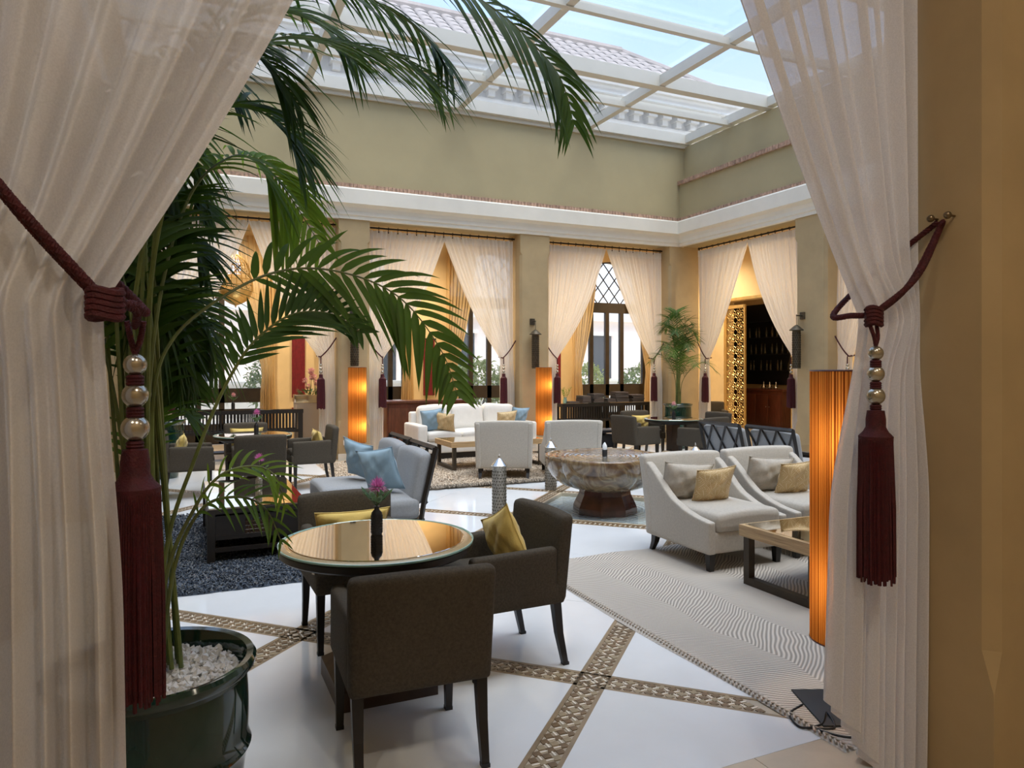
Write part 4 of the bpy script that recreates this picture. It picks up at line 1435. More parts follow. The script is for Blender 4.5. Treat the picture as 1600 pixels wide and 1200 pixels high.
# its long dark fringe along the fountain side
b = [MB(), MB()]
rnd = random.Random(9)
for k in range(2600):
    x = rnd.uniform(1.95, 6.35); y = 8.95 + rnd.uniform(-.02, .06)
    a = rnd.uniform(-PI, 0)
    d = Vector((math.cos(a) * .6, -abs(math.sin(a)), 0)); s = Vector((-d.y, d.x, 0)).normalized()
    l = rnd.uniform(.05, .10)
    p = Vector((x, y, .012)); m_ = p + d * l * .5 + Vector((0, 0, l * .45)); e = p + d * l + Vector((0, 0, .006))
    b[k % 2].add([p - s * .006, p + s * .006, m_ + s * .006, m_ - s * .006, e], [(0, 1, 2, 3), (3, 2, 4)])
fringe_par = [o for o in bpy.data.objects if o.get('label', '').startswith('shaggy beige')][0]
for k in range(2):
    o = b[k].build('fringe', fr_[k], fringe_par, smooth=False); o['kind'] = 'stuff'

# flat-woven herringbone rug
m, t_, out = nt('herringbone_weave')
M['weave'] = m
tc = t_.nodes.new('ShaderNodeTexCoord'); L_ = t_.links.new
sx = t_.nodes.new('ShaderNodeSeparateXYZ'); L_(tc.outputs['Object'], sx.inputs[0])
nz = t_.nodes.new('ShaderNodeTexNoise'); nz.inputs['Scale'].default_value = 1.6; nz.inputs['Detail'].default_value = 2
L_(tc.outputs['Object'], nz.inputs['Vector'])
wob = mth('MULTIPLY', mth('SUBTRACT', nz.outputs['Fac'], .5), .25)
X_ = mth('ADD', sx.outputs['X'], wob)
tri = mth('PINGPONG', X_, .42)
phase = mth('ADD', sx.outputs['Y'], mth('MULTIPLY', tri, .85))
st = mth('SINE', mth('MULTIPLY', phase, 2 * PI / .030))
fine = mth('SINE', mth('MULTIPLY', sx.outputs['X'], 2 * PI / .012))
# bands where the rib is strong, others nearly plain
bandv = mth('PINGPONG', mth('ADD', X_, .1), .62)
strong = t_.nodes.new('ShaderNodeMapRange'); strong.inputs['From Min'].default_value = .10; strong.inputs['From Max'].default_value = .22
strong.inputs['To Min'].default_value = .16; strong.inputs['To Max'].default_value = 1.0
L_(bandv, strong.inputs['Value'])
hgt = mth('MULTIPLY', mth('MULTIPLY_ADD', fine, .22, st), strong.outputs[0])
v01 = mth('MULTIPLY_ADD', hgt, .42, .5)
rp = t_.nodes.new('ShaderNodeValToRGB')
rp.color_ramp.elements[0].color = (.27, .245, .215, 1); rp.color_ramp.elements[1].color = (.60, .55, .48, 1)
rp.color_ramp.elements[0].position = .12; rp.color_ramp.elements[1].position = .88
L_(v01, rp.inputs[0])
pb = t_.nodes.new('ShaderNodeBsdfPrincipled'); pb.inputs['Roughness'].default_value = .92; pb.inputs['Specular IOR Level'].default_value = .2
L_(rp.outputs[0], pb.inputs['Base Color'])
bp = t_.nodes.new('ShaderNodeBump'); bp.inputs['Strength'].default_value = .7; bp.inputs['Distance'].default_value = .006
L_(v01, bp.inputs['Height']); L_(bp.outputs[0], pb.inputs['Normal'])
L_(pb.outputs[0], out.inputs['Surface'])
rg = thing('rug', 'grey and cream flat-woven herringbone rug with zigzag ribs under the oatmeal armchairs', 'rug', (0, 0, 0))
RX0, RX1, RY0, RY1 = 2.49, 6.9, 2.13, 5.27
def rug_grid(f_top, nx, ny, mtl, name):
    vs_, fs_ = [], []
    for j in range(ny + 1):
        for i in range(nx + 1):
            vs_.append(f_top(i / nx, j / ny))
    for j in range(ny):
        for i in range(nx):
            a = j * (nx + 1) + i
            fs_.append((a, a + 1, a + nx + 2, a + nx + 1))
    MB().add(vs_, fs_).build(name, mtl, rg, sharp=70)
def ft(a, b_):
    x = RX0 + (RX1 - RX0) * a + .012 * math.sin(b_ * 9) * (1 - a)
    y = RY0 + (RY1 - RY0) * b_ + .014 * math.sin(a * 40) * (b_ > .5) * b_
    ed = min(a, 1 - a, b_, 1 - b_) < .002
    return (x, y, .0012 if ed else .012)
rug_grid(ft, 80, 80, M['weave'], 'woven_field')
M['rugedge'] = mat('rug_selvedge', (.46, .41, .35), .9, var=.25, vscale=60, bump=.5, bscale=90)
b = MB()
for k in range(110):                                        # plaited border along the free edge
    y = RY0 + (RY1 - RY0) * (k + .5) / 110
    for s in (-1, 1):
        b.tube([(RX0 + .012 + .02 + s * .018, y - .012, .012), (RX0 + .012 + .02, y + .012,   .014)], .0055, 5)
b.build('plaited_border', M['rugedge'], rg)
b = MB()
for k in range(9):
    a = k * .7
    c = Vector((2.56, 2.10, .02))
    b.tube(cr([c + Vector((0, 0, .01)), c + Vector((.04 * math.cos(a), -.04 + .03 * math.sin(a), .02)), c + Vector((.08 * math.cos(a + .8), -.08 + .05 * math.sin(a), .012)), c + Vector((.05 * math.cos(a + 1.6), -.10, .01))], 14), .008, 5)
b.build('corner_tassel', M['rugedge'], rg)

# ================================================================ LAMPS
m, t_, out = nt('amber_pleated_silk'); M['shade'] = m
L_ = t_.links.new
tc = t_.nodes.new('ShaderNodeTexCoord')
sx = t_.nodes.new('ShaderNodeSeparateXYZ'); L_(tc.outputs['Object'], sx.inputs[0])
an = mth('ARCTAN2', sx.outputs['Y'], sx.outputs['X'])
nz = t_.nodes.new('ShaderNodeTexNoise'); nz.noise_dimensions = '1D'; nz.inputs['Scale'].default_value = 16; nz.inputs['Detail'].default_value = 3
L_(an, nz.inputs['W'])
rp = t_.nodes.new('ShaderNodeValToRGB')
rp.color_ramp.elements[0].position = .38; rp.color_ramp.elements[0].color = (.16, .04, .008, 1)
rp.color_ramp.elements[1].position = .66; rp.color_ramp.elements[1].color = (.72, .32, .07, 1)
L_(nz.outputs['Fac'], rp.inputs[0])
df = t_.nodes.new('ShaderNodeBsdfDiffuse'); tr = t_.nodes.new('ShaderNodeBsdfTranslucent')
L_(rp.outputs[0], df.inputs['Color']); L_(rp.outputs[0], tr.inputs['Color'])
mx = t_.nodes.new('ShaderNodeMixShader'); mx.inputs[0].default_value = .62
L_(df.outputs[0], mx.inputs[1]); L_(tr.outputs[0], mx.inputs[2]); L_(mx.outputs[0], out.inputs['Surface'])
def floor_lamp(label, x, y, rz=0.0, z1=1.60, z0=.33, r=.150, power=2.6):
    t = thing('floor_lamp', label, 'floor lamp', (x, y, 0), rz, 'amber column floor lamps')
    MB().rbox((0, 0, .010), (.36, .36, .020), .004, 1).build('base_plate', M['black'], t)
    MB().tube([(0, 0, .02), (0, 0, z0 + .1)], .010, 8).build('pole', M['black'], t)
    n = 300
    rf = lambda a, z: 1 + .012 * math.sin(a * 75)
    MB().lathe([(r, z0), (r, z0 + (z1 - z0) * .33), (r, z0 + (z1 - z0) * .66), (r, z1)], n, (0, 0, 0), rf).v
    b = MB()
    vs_, fs_ = [], []
    for j in range(9):
        for k in range(n):
            a = 2 * PI * k / n
            q = r * rf(a, 0)
            vs_.append((q * math.cos(a), q * math.sin(a), z0 + (z1 - z0) * j / 8))
    for j in range(8):
        for k in range(n):
            k2 = (k + 1) % n
            fs_.append((j * n + k, j * n + k2, (j + 1) * n + k2, (j + 1) * n + k))
    b.add(vs_, fs_).build('shade', M['shade'], t, sharp=180)
    for z in (z0, z1):
        MB().tube([((r + .001) * math.cos(a), (r + .001) * math.sin(a), z) for a in [2 * PI * k / 48 for k in range(49)]], .004, 5, False).build('rim', M['mahog'], t)
    bulb = mat('lamp_bulb', (1, .8, .5)) if 'bulb' not in M else M['bulb']
    if 'bulb' not in M:
        M['bulb'] = bulb
        p = [q for q in bulb.node_tree.nodes if q.type == 'BSDF_PRINCIPLED'][0]
        p.inputs['Emission Color'].default_value = (1, .72, .38, 1); p.inputs['Emission Strength'].default_value = 6
    for zb in (z0 + .28, z0 + .93):
        MB().lathe([(0, -.045), (.028, -.02), (.03, .01), (.014, .045), (0, .05)], 14, (0, 0, zb)).build('bulb', M['bulb'], t)
        d = bpy.data.lights.new('lamp_bulb', 'POINT'); d.energy = power; d.color = (1, .74, .42); d.shadow_soft_size = .04
        o = bpy.data.objects.new('bulb_light', d); COL.objects.link(o); o.parent = t; o.location = (.05, -.05, zb)
    return t
floor_lamp('tall amber column floor lamp beside the near gathered curtain', 2.80, 2.40, R(-24), z1=1.585)
floor_lamp('tall amber column floor lamp at the pier behind the slipper chairs', 2.62, 12.00, 0, 1.60, .34)
floor_lamp('tall amber column floor lamp at the pier beside the ivory sofa', 6.10, 11.95, 0, 1.60, .34)
cb = tag(MB().tube(cr([(2.64, 2.50, .015), (2.52, 2.46, .013), (2.48, 2.36, .006), (2.56, 2.32, .02), (2.66, 2.38, .03), (2.60, 2.28, .017), (2.52, 2.30, .016), (2.58, 2.20, .016), (2.72, 2.14, .016), (2.76, 2.22, .017)], 70), .005, 6).build('lamp_cable', M['black']), 'thin black cable looping from the near lamp base', 'cable')

# ================================================================ FOUNTAIN
m, t_, out = nt('brown_veined_marble'); M['fmarble'] = m
L_ = t_.links.new
tc = t_.nodes.new('ShaderNodeTexCoord')
n1 = t_.nodes.new('ShaderNodeTexNoise'); n1.inputs['Scale'].default_value = 3.2; n1.inputs['Detail'].default_value = 9; n1.inputs['Distortion'].default_value = 2.2
L_(tc.outputs['Object'], n1.inputs['Vector'])
rp = t_.nodes.new('ShaderNodeValToRGB')
for i, (p, c) in enumerate(((.30, (.05, .025, .013)), (.44, (.17, .10, .05)), (.52, (.26, .185, .10)), (.60, (.12, .075, .04)), (.72, (.30, .235, .145)))):
    e = rp.color_ramp.elements[i] if i < 2 else rp.color_ramp.elements.new(p)
    e.position = p; e.color = (*c, 1)
L_(n1.outputs['Fac'], rp.inputs[0])
pb = t_.nodes.new('ShaderNodeBsdfPrincipled'); pb.inputs['Roughness'].default_value = .13; pb.inputs['Coat Weight'].default_value = .4
L_(rp.outputs[0], pb.inputs['Base Color']); L_(pb.outputs[0], out.inputs['Surface'])
M['redmarble'] = mat('oxblood_marble', (.075, .026, .016), .13, var=.6, vscale=4, coat=.4)
def water(name, tint, scale):
    m, t, out = nt(name)
    g = t.nodes.new('ShaderNodeBsdfGlossy'); g.inputs['Roughness'].default_value = .02
    tp = t.nodes.new('ShaderNodeBsdfTransparent'); tp.inputs['Color'].default_value = rgba(tint)
    fr = t.nodes.new('ShaderNodeFresnel'); fr.inputs['IOR'].default_value = 1.33
    mx = t.nodes.new('ShaderNodeMixShader')
    tc = t.nodes.new('ShaderNodeTexCoord')
    wv = t.nodes.new('ShaderNodeTexWave'); wv.wave_type = 'RINGS'; wv.rings_direction = 'Z'
    wv.inputs['Scale'].default_value = scale; wv.inputs['Distortion'].default_value = 3.5; wv.inputs['Detail'].default_value = 3
    bp = t.nodes.new('ShaderNodeBump'); bp.inputs['Strength'].default_value = .35; bp.inputs['Distance'].default_value = .02
    L = t.links.new
    L(tc.outputs['Object'], wv.inputs['Vector']); L(wv.outputs['Fac'], bp.inputs['Height'])
    L(bp.outputs[0], g.inputs['Normal']); L(bp.outputs[0], fr.inputs['Normal'])
    L(fr.outputs[0], mx.inputs[0]); L(tp.outputs[0], mx.inputs[1]); L(g.outputs[0], mx.inputs[2]); L(mx.outputs[0], out.inputs['Surface'])
    return m
M['water'] = water('water', (.86, .92, .92), 5)
fo = thing('fountain', 'four-lobed brown marble fountain bowl on a flared oxblood pedestal', 'fountain', (4.34, 6.98, 0), R(232 - 360))
def lobes(a, z):
    d = (a + PI / 4) % (PI / 2) - PI / 4
    return .885 + .115 * math.sqrt(max(0.0, math.cos(2 * d)))
MB().lathe([(.24, .225), (.36, .235), (.50, .285), (.605, .37), (.665, .47), (.69, .565), (.688, .595), (.676, .61), (.655, .612), (.64, .602), (.60, .575), (0, .555)], 96, (0, 0, 0), lobes).build('bowl', M['fmarble'], fo, sharp=60)
wt = MB().lathe([(0, .598), (.30, .598), (.642, .598)], 96, (0, 0, 0), lobes)
wt.f = [f for f in wt.f if len(f) < 10]
wt.build('bowl_water', M['water'], fo)
MB().lathe([(.365, -.035), (.36, .03), (.335, .09), (.295, .17), (.285, .23)], 8).build('pedestal', M['redmarble'], fo, smooth=False)
MB().lathe([(.030, .57), (.030, .66), (.026, .665), (0, .665)], 14).build('nozzle', M['black'], fo)
jet = MB().lathe([(.020, .66), (.027, .68), (.024, .71), (.014, .735), (0, .75)], 14, (0, 0, 0), lambda a, z: 1 + .15 * math.sin(3 * a + 60 * z)).build('water_jet', mat('foaming_water', (.8, .85, .88), .1), fo)
# the shallow pool it stands in
pp = [diag(POOL[0] + SW / 2, POOL[2] + SW / 2), diag(POOL[1] - SW / 2, POOL[2] + SW / 2), diag(POOL[1] - SW / 2, POOL[3] - SW / 2), diag(POOL[0] + SW / 2, POOL[3] - SW / 2)]
MB().prism(pp, -.0445, -.04).build('pool_bed', M['marble'], floor, smooth=False)
b = MB()
for i in range(4):
    a_, b_ = pp[i], pp[(i + 1) % 4]
    c_ = (a_ + b_) / 2; d_ = b_ - a_
    b.box((c_.x, c_.y, -.02), (d_.length, .03, .05), (0, 0, math.atan2(d_.y, d_.x)))
b.build('pool_kerb', M['stone'], floor, smooth=False)
pw = MB().add([(p.x - 4.34, p.y - 6.98, 0) for p in pp], [(0, 1, 2, 3)]).build('pool_water', M['water'])
pw.location = (4.34, 6.98, -.012)
tag(pw, 'shallow rippling water of the square pool under the fountain', 'water')

# pierced pewter lanterns at the pool corners
def lantern(label, x, y):
    t = thing('floor_lantern', label, 'lantern', (x, y, 0), 0, 'pewter lanterns around the pool')
    MB().lathe([(.078, 0), (.080, .006), (.076, .02), (.076, .535), (.08, .545), (.08, .553)], 28).build('cylinder', M['pewter'], t)
    MB().lathe([(.088, .551), (.092, .557), (.060, .59), (.030, .622), (.010, .636), (.0, .637)], 28).build('cone_cap', M['silver'], t)
    b = MB()
    b.lathe([(0, .632), (.011, .642), (.011, .65), (.005, .66), (.008, .668), (0, .684)], 12)
    b.build('finial', M['silver'], t)
    b = MB()
    for j in range(14):
        for k in range(16):
            a = 2 * PI * (k + .5 * (j % 2)) / 16
            b.box((.0765 * math.cos(a), .0765 * math.sin(a), .05 + j * .034), (.004, .013, .013), (R(45), 0, a))
    b.build('piercing', M['bronze'], t, smooth=False)
    return t
lantern('tall pierced pewter lantern at the pool corner near the slipper chairs', 3.05, 7.02)
lantern('tall pierced pewter lantern at the pool corner near the shaggy rug', 4.36, 8.34)
lantern('tall pierced pewter lantern at the pool corner near the lattice-backed chairs', 5.68, 7.05)

# ================================================================ WALL LANTERNS
def sconce(label, loc, rz, side=1):
    t = thing('wall_lantern', label, 'wall lantern', loc, rz, 'hanging tube wall lanterns')
    MB().box((0, -.012, 0), (.10, .024, .12)).build('wall_plate', M['bronze'], t, smooth=False)
    MB().tube([(0, -.02, 0), (0, -.10, 0), (0, -.15, 0)], .012, 8).build('arm', M['bronze'], t)
    MB().tube([(0, -.15, .02), (0, -.15, -.06), (0, -.15, -.16)], .005, 6).build('hanger', M['bronze'], t)
    MB().lathe([(.115, -.255), (.118, -.245), (.06, -.19), (.02, -.16), (0, -.155)], 20, (0, -.15, 0)).build('cone_cap', M['bronze'], t)
    MB().lathe([(.068, -.90), (.070, -.895), (.070, -.25)], 20, (0, -.15, 0)).build('tube', M['bronze'], t)
    b = MB()
    for j in range(15):
        for k in range(12):
            a = 2 * PI * (k + .5 * (j % 2)) / 12
            b.box((.0705 * math.cos(a), -.15 + .0705 * math.sin(a), -.86 + j * .04), (.004, .014, .014), (R(45), 0, a))
    b.build('piercing', M['iron'], t, smooth=False)
    return t
sconce('dark pierced tube lantern on the pier behind the slipper chairs', (2.64, Y1, 2.52), 0)
sconce('dark pierced tube lantern on the pier beside the ivory sofa', (6.10, Y1, 2.48), 0)
sconce('dark pierced tube lantern on the pier beside the lattice screen bay', (X1, 9.08, 2.48), R(-90))

# hanging filigree lantern in the gallery
t = thing('pendant_lantern', 'large gilded filigree lantern hanging in the gallery bay', 'lantern', (.85, 14.25, 2.75))
def rib_shell(bm, prof, n, r):
    for k in range(n):
        a = 2 * PI * k / n
        bm.tube(cr([(q * math.cos(a), q * math.sin(a), z) for q, z in prof], 10), r, 5)
    for (q, z) in prof:
        if q > .03:
            bm.tube([(q * math.cos(2 * PI * k / 24), q * math.sin(2 * PI * k / 24), z) for k in range(25)], r, 5, False)
b = MB(); rib_shell(b, [(.30, .26), (.30, .37), (.29, .48), (.25, .58)], 20, .008); b.build('cage', M['gold'], t)
b = MB(); rib_shell(b, [(.24, .58), (.25, .66), (.21, .78), (.12, .88), (.03, .95)], 20, .007); b.build('dome', M['gold'], t)
MB().lathe([(.30, .26), (.27, .18), (.20, .09), (.10, .03), (.02, .0), (0, -.05)], 24).build('bowl', M['gold'], t)
MB().lathe([(.22, .27), (.24, .40), (.20, .56), (0, .57)], 20).build('diffuser', mat('frosted_glass', (.8, .7, .5), .5, trans=.6), t)
MB().tube([(0, 0, .94), (0, 0, ZG - 2.75)], .008, 6).build('chain', M['bronze'], t)

# crimson hangings on the gallery wall
for k, (x, z0, z1) in enumerate(((2.22, .95, 2.25), (5.16, .95, 2.25), (8.50, .95, 2.25))):
    t = thing('wall_hanging', ['crimson ribbed wall hanging behind the flower pedestal', 'crimson ribbed wall hanging behind the ivory sofa', 'crimson ribbed wall hanging beside the book console'][k], 'wall hanging', (x, OY1 - .02, 0), 0, 'crimson wall hangings')
    b = MB()
    for i in range(9):
        b.tube([(-.12 + .03 * i, 0, z0), (-.12 + .03 * i, 0, z1)], .019, 6)
    b.build('fabric', M['crimson'], t)
    MB().tube([(-.17, 0, z1 + .01), (.17, 0, z1 + .01)], .018, 8).build('hanging_bar', M['iron'], t)

# flower pedestal
t = thing('pedestal_planter', 'square beige pedestal with a metal collar holding pink flowers', 'planter', (2.05, 13.55, 0))
MB().rbox((0, 0, .48), (.46, .40, .96), .008, 1).build('pedestal', mat('taupe_lacquer', (.42, .33, .24), .4), t)
MB().rbox((0, 0, 1.03), (.48, .42, .14), .006, 1).build('metal_collar', M['gilt'], t)
rnd = random.Random(4)
for k in range(9):
    a = rnd.uniform(0, 6.28); r_ = rnd.uniform(.02, .15); h = rnd.uniform(.14, .44)
    c = Vector((r_ * math.cos(a), r_ * math.sin(a), 1.10))
    tip = c + Vector((rnd.uniform(-.08, .08), rnd.uniform(-.08, .08), h))
    st_ = MB().tube([c, c.lerp(tip, .5) + Vector((.01, 0, 0)), tip], .004, 5).build('flower_stem', M['stem'], t)
    b = MB()
    for i in range(26):
        d = Vector((rnd.gauss(0, 1), rnd.gauss(0, 1), rnd.gauss(0, 1))).normalized()
        s = d.cross(Vector((.3, .2, 1))).normalized()
        b.add([tip + d * .01, tip + d * .045 + s * .02, tip + d * .065, tip + d * .045 - s * .02], [(0, 1, 2, 3)])
    b.build('blossom', M['rose'], st_)
b = MB()
for i in range(90):
    a = rnd.uniform(0, 6.28); c = Vector((.14 * math.cos(a), .14 * math.sin(a), 1.08 + rnd.uniform(0, .1)))
    d = Vector((math.cos(a), math.sin(a), rnd.uniform(-.1, .9))).normalized(); s = d.cross(Vector((0, 0, 1))).normalized()
    b.add([c, c + d * .04 + s * .018, c + d * .09, c + d * .04 - s * .018], [(0, 1, 2, 3)])
o = b.build('foliage', M['leafy'], t); o['kind'] = 'stuff'

# socket on the pier foot
t = thing('wall_socket', 'white double socket at the foot of the pier behind the lamp', 'socket', (2.52, Y1, .30))
MB().rbox((0, -.006, 0), (.085, .012, .085), .004, 1).build('plate', M['white'], t)
MB().box((.02, -.02, -.01), (.03, .03, .04)).build('plug', M['black'], t, smooth=False)

# ================================================================ BAR RECESS
t = thing('lattice_screen', 'tall gilded lattice screen of star rosettes in the bar doorway', 'screen', (OX1 - .02, 14.06, 0), R(-90))
W_, H_ = .66, 3.16
b = MB()
for s in (-1, 1):
    b.b2((s * (W_ / 2) - .022, -.025, 0), (s * (W_ / 2) + .022, .025, H_))
b.b2((-W_ / 2, -.025, 0), (W_ / 2, .025, .08)); b.b2((-W_ / 2, -.025, H_ - .08), (W_ / 2, .025, H_))
b.build('frame', M['gold'], t, smooth=False)
b = MB()
cell = .2933
for i in range(2):
    for j in range(10):
        c = Vector((-.1467 + i * cell, 0, .08 + .15 + j * .30))
        for k in range(8):
            a = 2 * PI * k / 8
            d = Vector((math.cos(a), 0, math.sin(a))); s = Vector((-math.sin(a), 0, math.cos(a)))
            b.tube([c + d * .03, c + d * .08 + s * .03, c + d * .135, c + d * .08 - s * .03, c + d * .03], .0065, 4)
            e = 2 * PI * (k + 1) / 8
            b.tube([c + d * .135, c + (d + Vector((math.cos(e), 0, math.sin(e)))) * .09, c + Vector((math.cos(e), 0, math.sin(e))) * .135], .0065, 4)
b.build('rosette_lattice', M['gold'], t, smooth=False)

t = thing('bar_shelf', 'black wall unit with glass shelves of bottles above the bar cabinet', 'shelf unit', (OX1 + 1.97, 14.95, 0), R(-90))
MB().b2((-.95, -.03, 1.13), (.95, .02, 3.35)).build('back_panel', M['black'], t, smooth=False)
rp_ = thing('dark_backing', 'tall black panel added to darken the gaps of the lattice screen', 'panel', (OX1 + 1.0, 15.94, 0))
MB().b2((-.72, -.02, 0), (.74, .02, 3.35)).build('board', M['black'], rp_, smooth=False)
MB().b2((-.72, -.03, 0), (.74, -.02, .12)).build('kick_rail', M['mahog'], rp_, smooth=False)
for z in (1.50, 1.95, 2.40, 2.85):
    MB().b2((-.90, -.22, z), (.90, -.03, z + .02)).build('shelf', M['black'], t, smooth=False)
for s in (-.95, .93):
    MB().b2((s, -.24, 1.13), (s + .02, -.03, 3.35)).build('side', M['black'], t, smooth=False)
bglass = mat('dark_bottle_glass', (.03, .025, .015), .1, coat=.5)
bme = MB().lathe([(0, 0), (.035, 0), (.037, .01), (.037, .16), (.014, .21), (.013, .27), (.016, .275), (0, .28)], 12).mesh('bottle'); bme.materials.append(bglass)
rnd = random.Random(8)
for z, nm in ((1.52, 'lowest'), (1.97, 'second'), (2.42, 'third')):
    for k in range(9):
        o = link('bottle', bme)
        o.location = (OX1 + 1.97 - .13, 14.95 + (-.8 + 1.6 * k / 8) + rnd.uniform(-.05, .05), z)
        tag(o, 'dark glass bottle on the %s shelf of the black bar unit' % nm, 'bottle', 'bottles on the bar shelves')
t = thing('bar_cabinet', 'mahogany bar cabinet with four doors under the black shelves', 'cabinet', (OX1 + 1.72, 14.95, 0), R(-90))
MB().rbox((0, 0, .49), (1.85, .46, .96), .008, 1).build('body', M['mahog'], t)
MB().rbox((0, 0, .995), (1.95, .52, .05), .01, 1).build('top', M['mahog'], t)
for k in range(4):
    d = MB().rbox(((k - 1.5) * .455, -.235, .48), (.43, .025, .80), .01, 1).build('door', M['mahog'], t)
    MB().lathe([(.014 * math.sin(PI * i / 6), -.014 * math.cos(PI * i / 6)) for i in range(7)], 10, ((k - 1.5) * .455 + (.17 if k % 2 == 0 else -.17), -.262, .55)).build('knob', M['silver'], d)
for k in range(3):
    o = MB().lathe([(0, 0), (.05, 0), (.062, .03), (.058, .07), (.025, .11), (.018, .15), (.022, .17), (.006, .19), (0, .22)], 18).build('silver_decanter', M['silver'])
    o.location = (OX1 + 1.62, 14.80 - .22 * k, 1.02)
    tag(o, 'round-bellied silver decanter on the mahogany bar cabinet', 'decanter', 'silver decanters on the bar cabinet')
# an extra taupe chair and table glimpsed through the screen bay
dup(ch0, (10.9, 12.9, 0), R(150), 'dark taupe armchair in the gallery before the lattice screen')

# ================================================================ PALMS
def leaflet(bm, base, d, nrm, L, w, droop, n=7, fold=.35):
    """one pinna: base point, direction, surface normal, length, half-width, droop"""
    d = d.normalized()
    s = d.cross(nrm).normalized()
    vs_, fs_ = [], []
    for i in range(n + 1):
        k = i / n
        c = base + d * (L * k) + Vector((0, 0, -droop * L * k * k))
        ww = w * (math.sin(PI * min(1, (.12 + .88 * k)) ** .75) ** .9 if k < 1 else 0)
        ww = w * max(0.0, (min(1, k * 5 + .25)) * (1 - k ** 2.6))
        vs_ += [c - s * ww + nrm * fold * ww, c, c + s * ww + nrm * fold * ww]
    for i in range(n):
        a = 3 * i
        fs_ += [(a, a + 1, a + 4, a + 3), (a + 1, a + 2, a + 5, a + 4)]
    return bm.add(vs_, fs_)

def frond(par, path, start, L, w, n, droop, seed, mtl, single, r0=.008, fwd=.75, up=.25, lift=0.0, face=0.0, asym=(1, 1)):
    """frond part with its rachis; pinnae either as children (single) or joined"""
    rnd = random.Random(seed)
    pts = cr(path, 60)
    rc = MB().tube(pts, lambda t: r0 * (1 - .8 * t), 6).build('frond', M['stem'], par)
    joined = MB()
    for k in range(n):
        t = start + (1 - start) * (k + .5) / n
        f = t * 59
        i = min(int(f), 58)
        p = pts[i].lerp(pts[i + 1], f - i)
        tan = (pts[min(i + 1, 59)] - pts[max(i - 1, 0)]).normalized()
        side = tan.cross(Vector((0, 0, 1)))
        if side.length < .15:
            side = tan.cross(Vector((.6, -.8, 0)))
        side.normalize()
        nrm = side.cross(tan).normalized()
        if face > 0:                                   # the blade turned towards the open court side
            want = Vector((-.40, -.88, .25))
            want = (want - tan * want.dot(tan)).normalized()
            nrm = (nrm * (1 - face) + want * face).normalized()
            side = tan.cross(nrm).normalized()
        u = (t - start) / (1 - start)
        ll = L * (.55 + .45 * math.sin(PI * min(1, u * 1.1 + .12))) * (1 - .45 * max(0, u - .75) / .25) * rnd.uniform(.9, 1.08)
        for s in (-1, 1):
            d = side * s + tan * (fwd + .5 * u + rnd.uniform(-.1, .1)) + nrm * (up + lift + rnd.uniform(-.12, .12))
            if s < 0 and k / n > asym[0] or s > 0 and k / n > asym[1]:
                continue
            bm = MB() if single else joined
            leaflet(bm, p, d, nrm, ll * rnd.uniform(.92, 1.05), w * rnd.uniform(.85, 1.1), droop * rnd.uniform(.7, 1.35))
            if single:
                bm.build('leaflet', M[mtl], rc, sharp=180)
    if not single:
        o = joined.build('leaflets', M[mtl], rc, sharp=180)
        o['kind'] = 'stuff'
    return rc

def pot(t, R_, H_, ribs=3, z0=0.0, gravel=900, seed=1):
    """glazed pot with rolled rim and raised ribs, filled with white stones"""
    prof = [(0, z0), (R_ * .66, z0), (R_ * .70, z0 + .02)]
    for k in range(26):
        u = k / 25
        r = R_ * (.70 + .27 * math.sin(u * PI * .62))
        for j in range(ribs):
            c = .12 + .26 * j
            r += .012 * math.exp(-((u - c) / .022) ** 2)
        prof.append((r, z0 + .03 + (H_ - .09) * u))
    prof += [(R_ * .99, z0 + H_ - .045), (R_ * 1.04, z0 + H_ - .03), (R_ * 1.05, z0 + H_ - .012), (R_ * 1.02, z0 + H_), (R_ * .95, z0 + H_ - .004), (R_ * .91, z0 + H_ - .03), (R_ * .89, z0 + H_ - .10), (0, z0 + H_ - .10)]
    MB().lathe(prof, 64).build('pot', M['glaze'], t)
    rnd = random.Random(seed)
    b = MB()
    for k in range(gravel):
        a = rnd.uniform(0, 6.28); q = R_ * .86 * math.sqrt(rnd.random())
        c = Vector((q * math.cos(a), q * math.sin(a), z0 + H_ - .075 + rnd.uniform(0, .03)))
        s = rnd.uniform(.008, .017)
        vs_ = []
        for (x, y, z) in ((1, 0, 0), (-1, 0, 0), (0, 1, 0), (0, -1, 0), (0, 0, 1), (0, 0, -1)):
            vs_.append(Vector((x, y, z)) * s * rnd.uniform(.6, 1.2))
        E_ = Euler((rnd.uniform(0, 6), rnd.uniform(0, 6), rnd.uniform(0, 6))).to_matrix()
        vs_ = [c + E_ @ v for v in vs_]
        b.add(vs_, [(0, 2, 4), (2, 1, 4), (1, 3, 4), (3, 0, 4), (2, 0, 5), (1, 2, 5), (3, 1, 5), (0, 3, 5)])
    o = b.build('white_gravel', M['pebble'], t, smooth=False)
    o['kind'] = 'stuff'

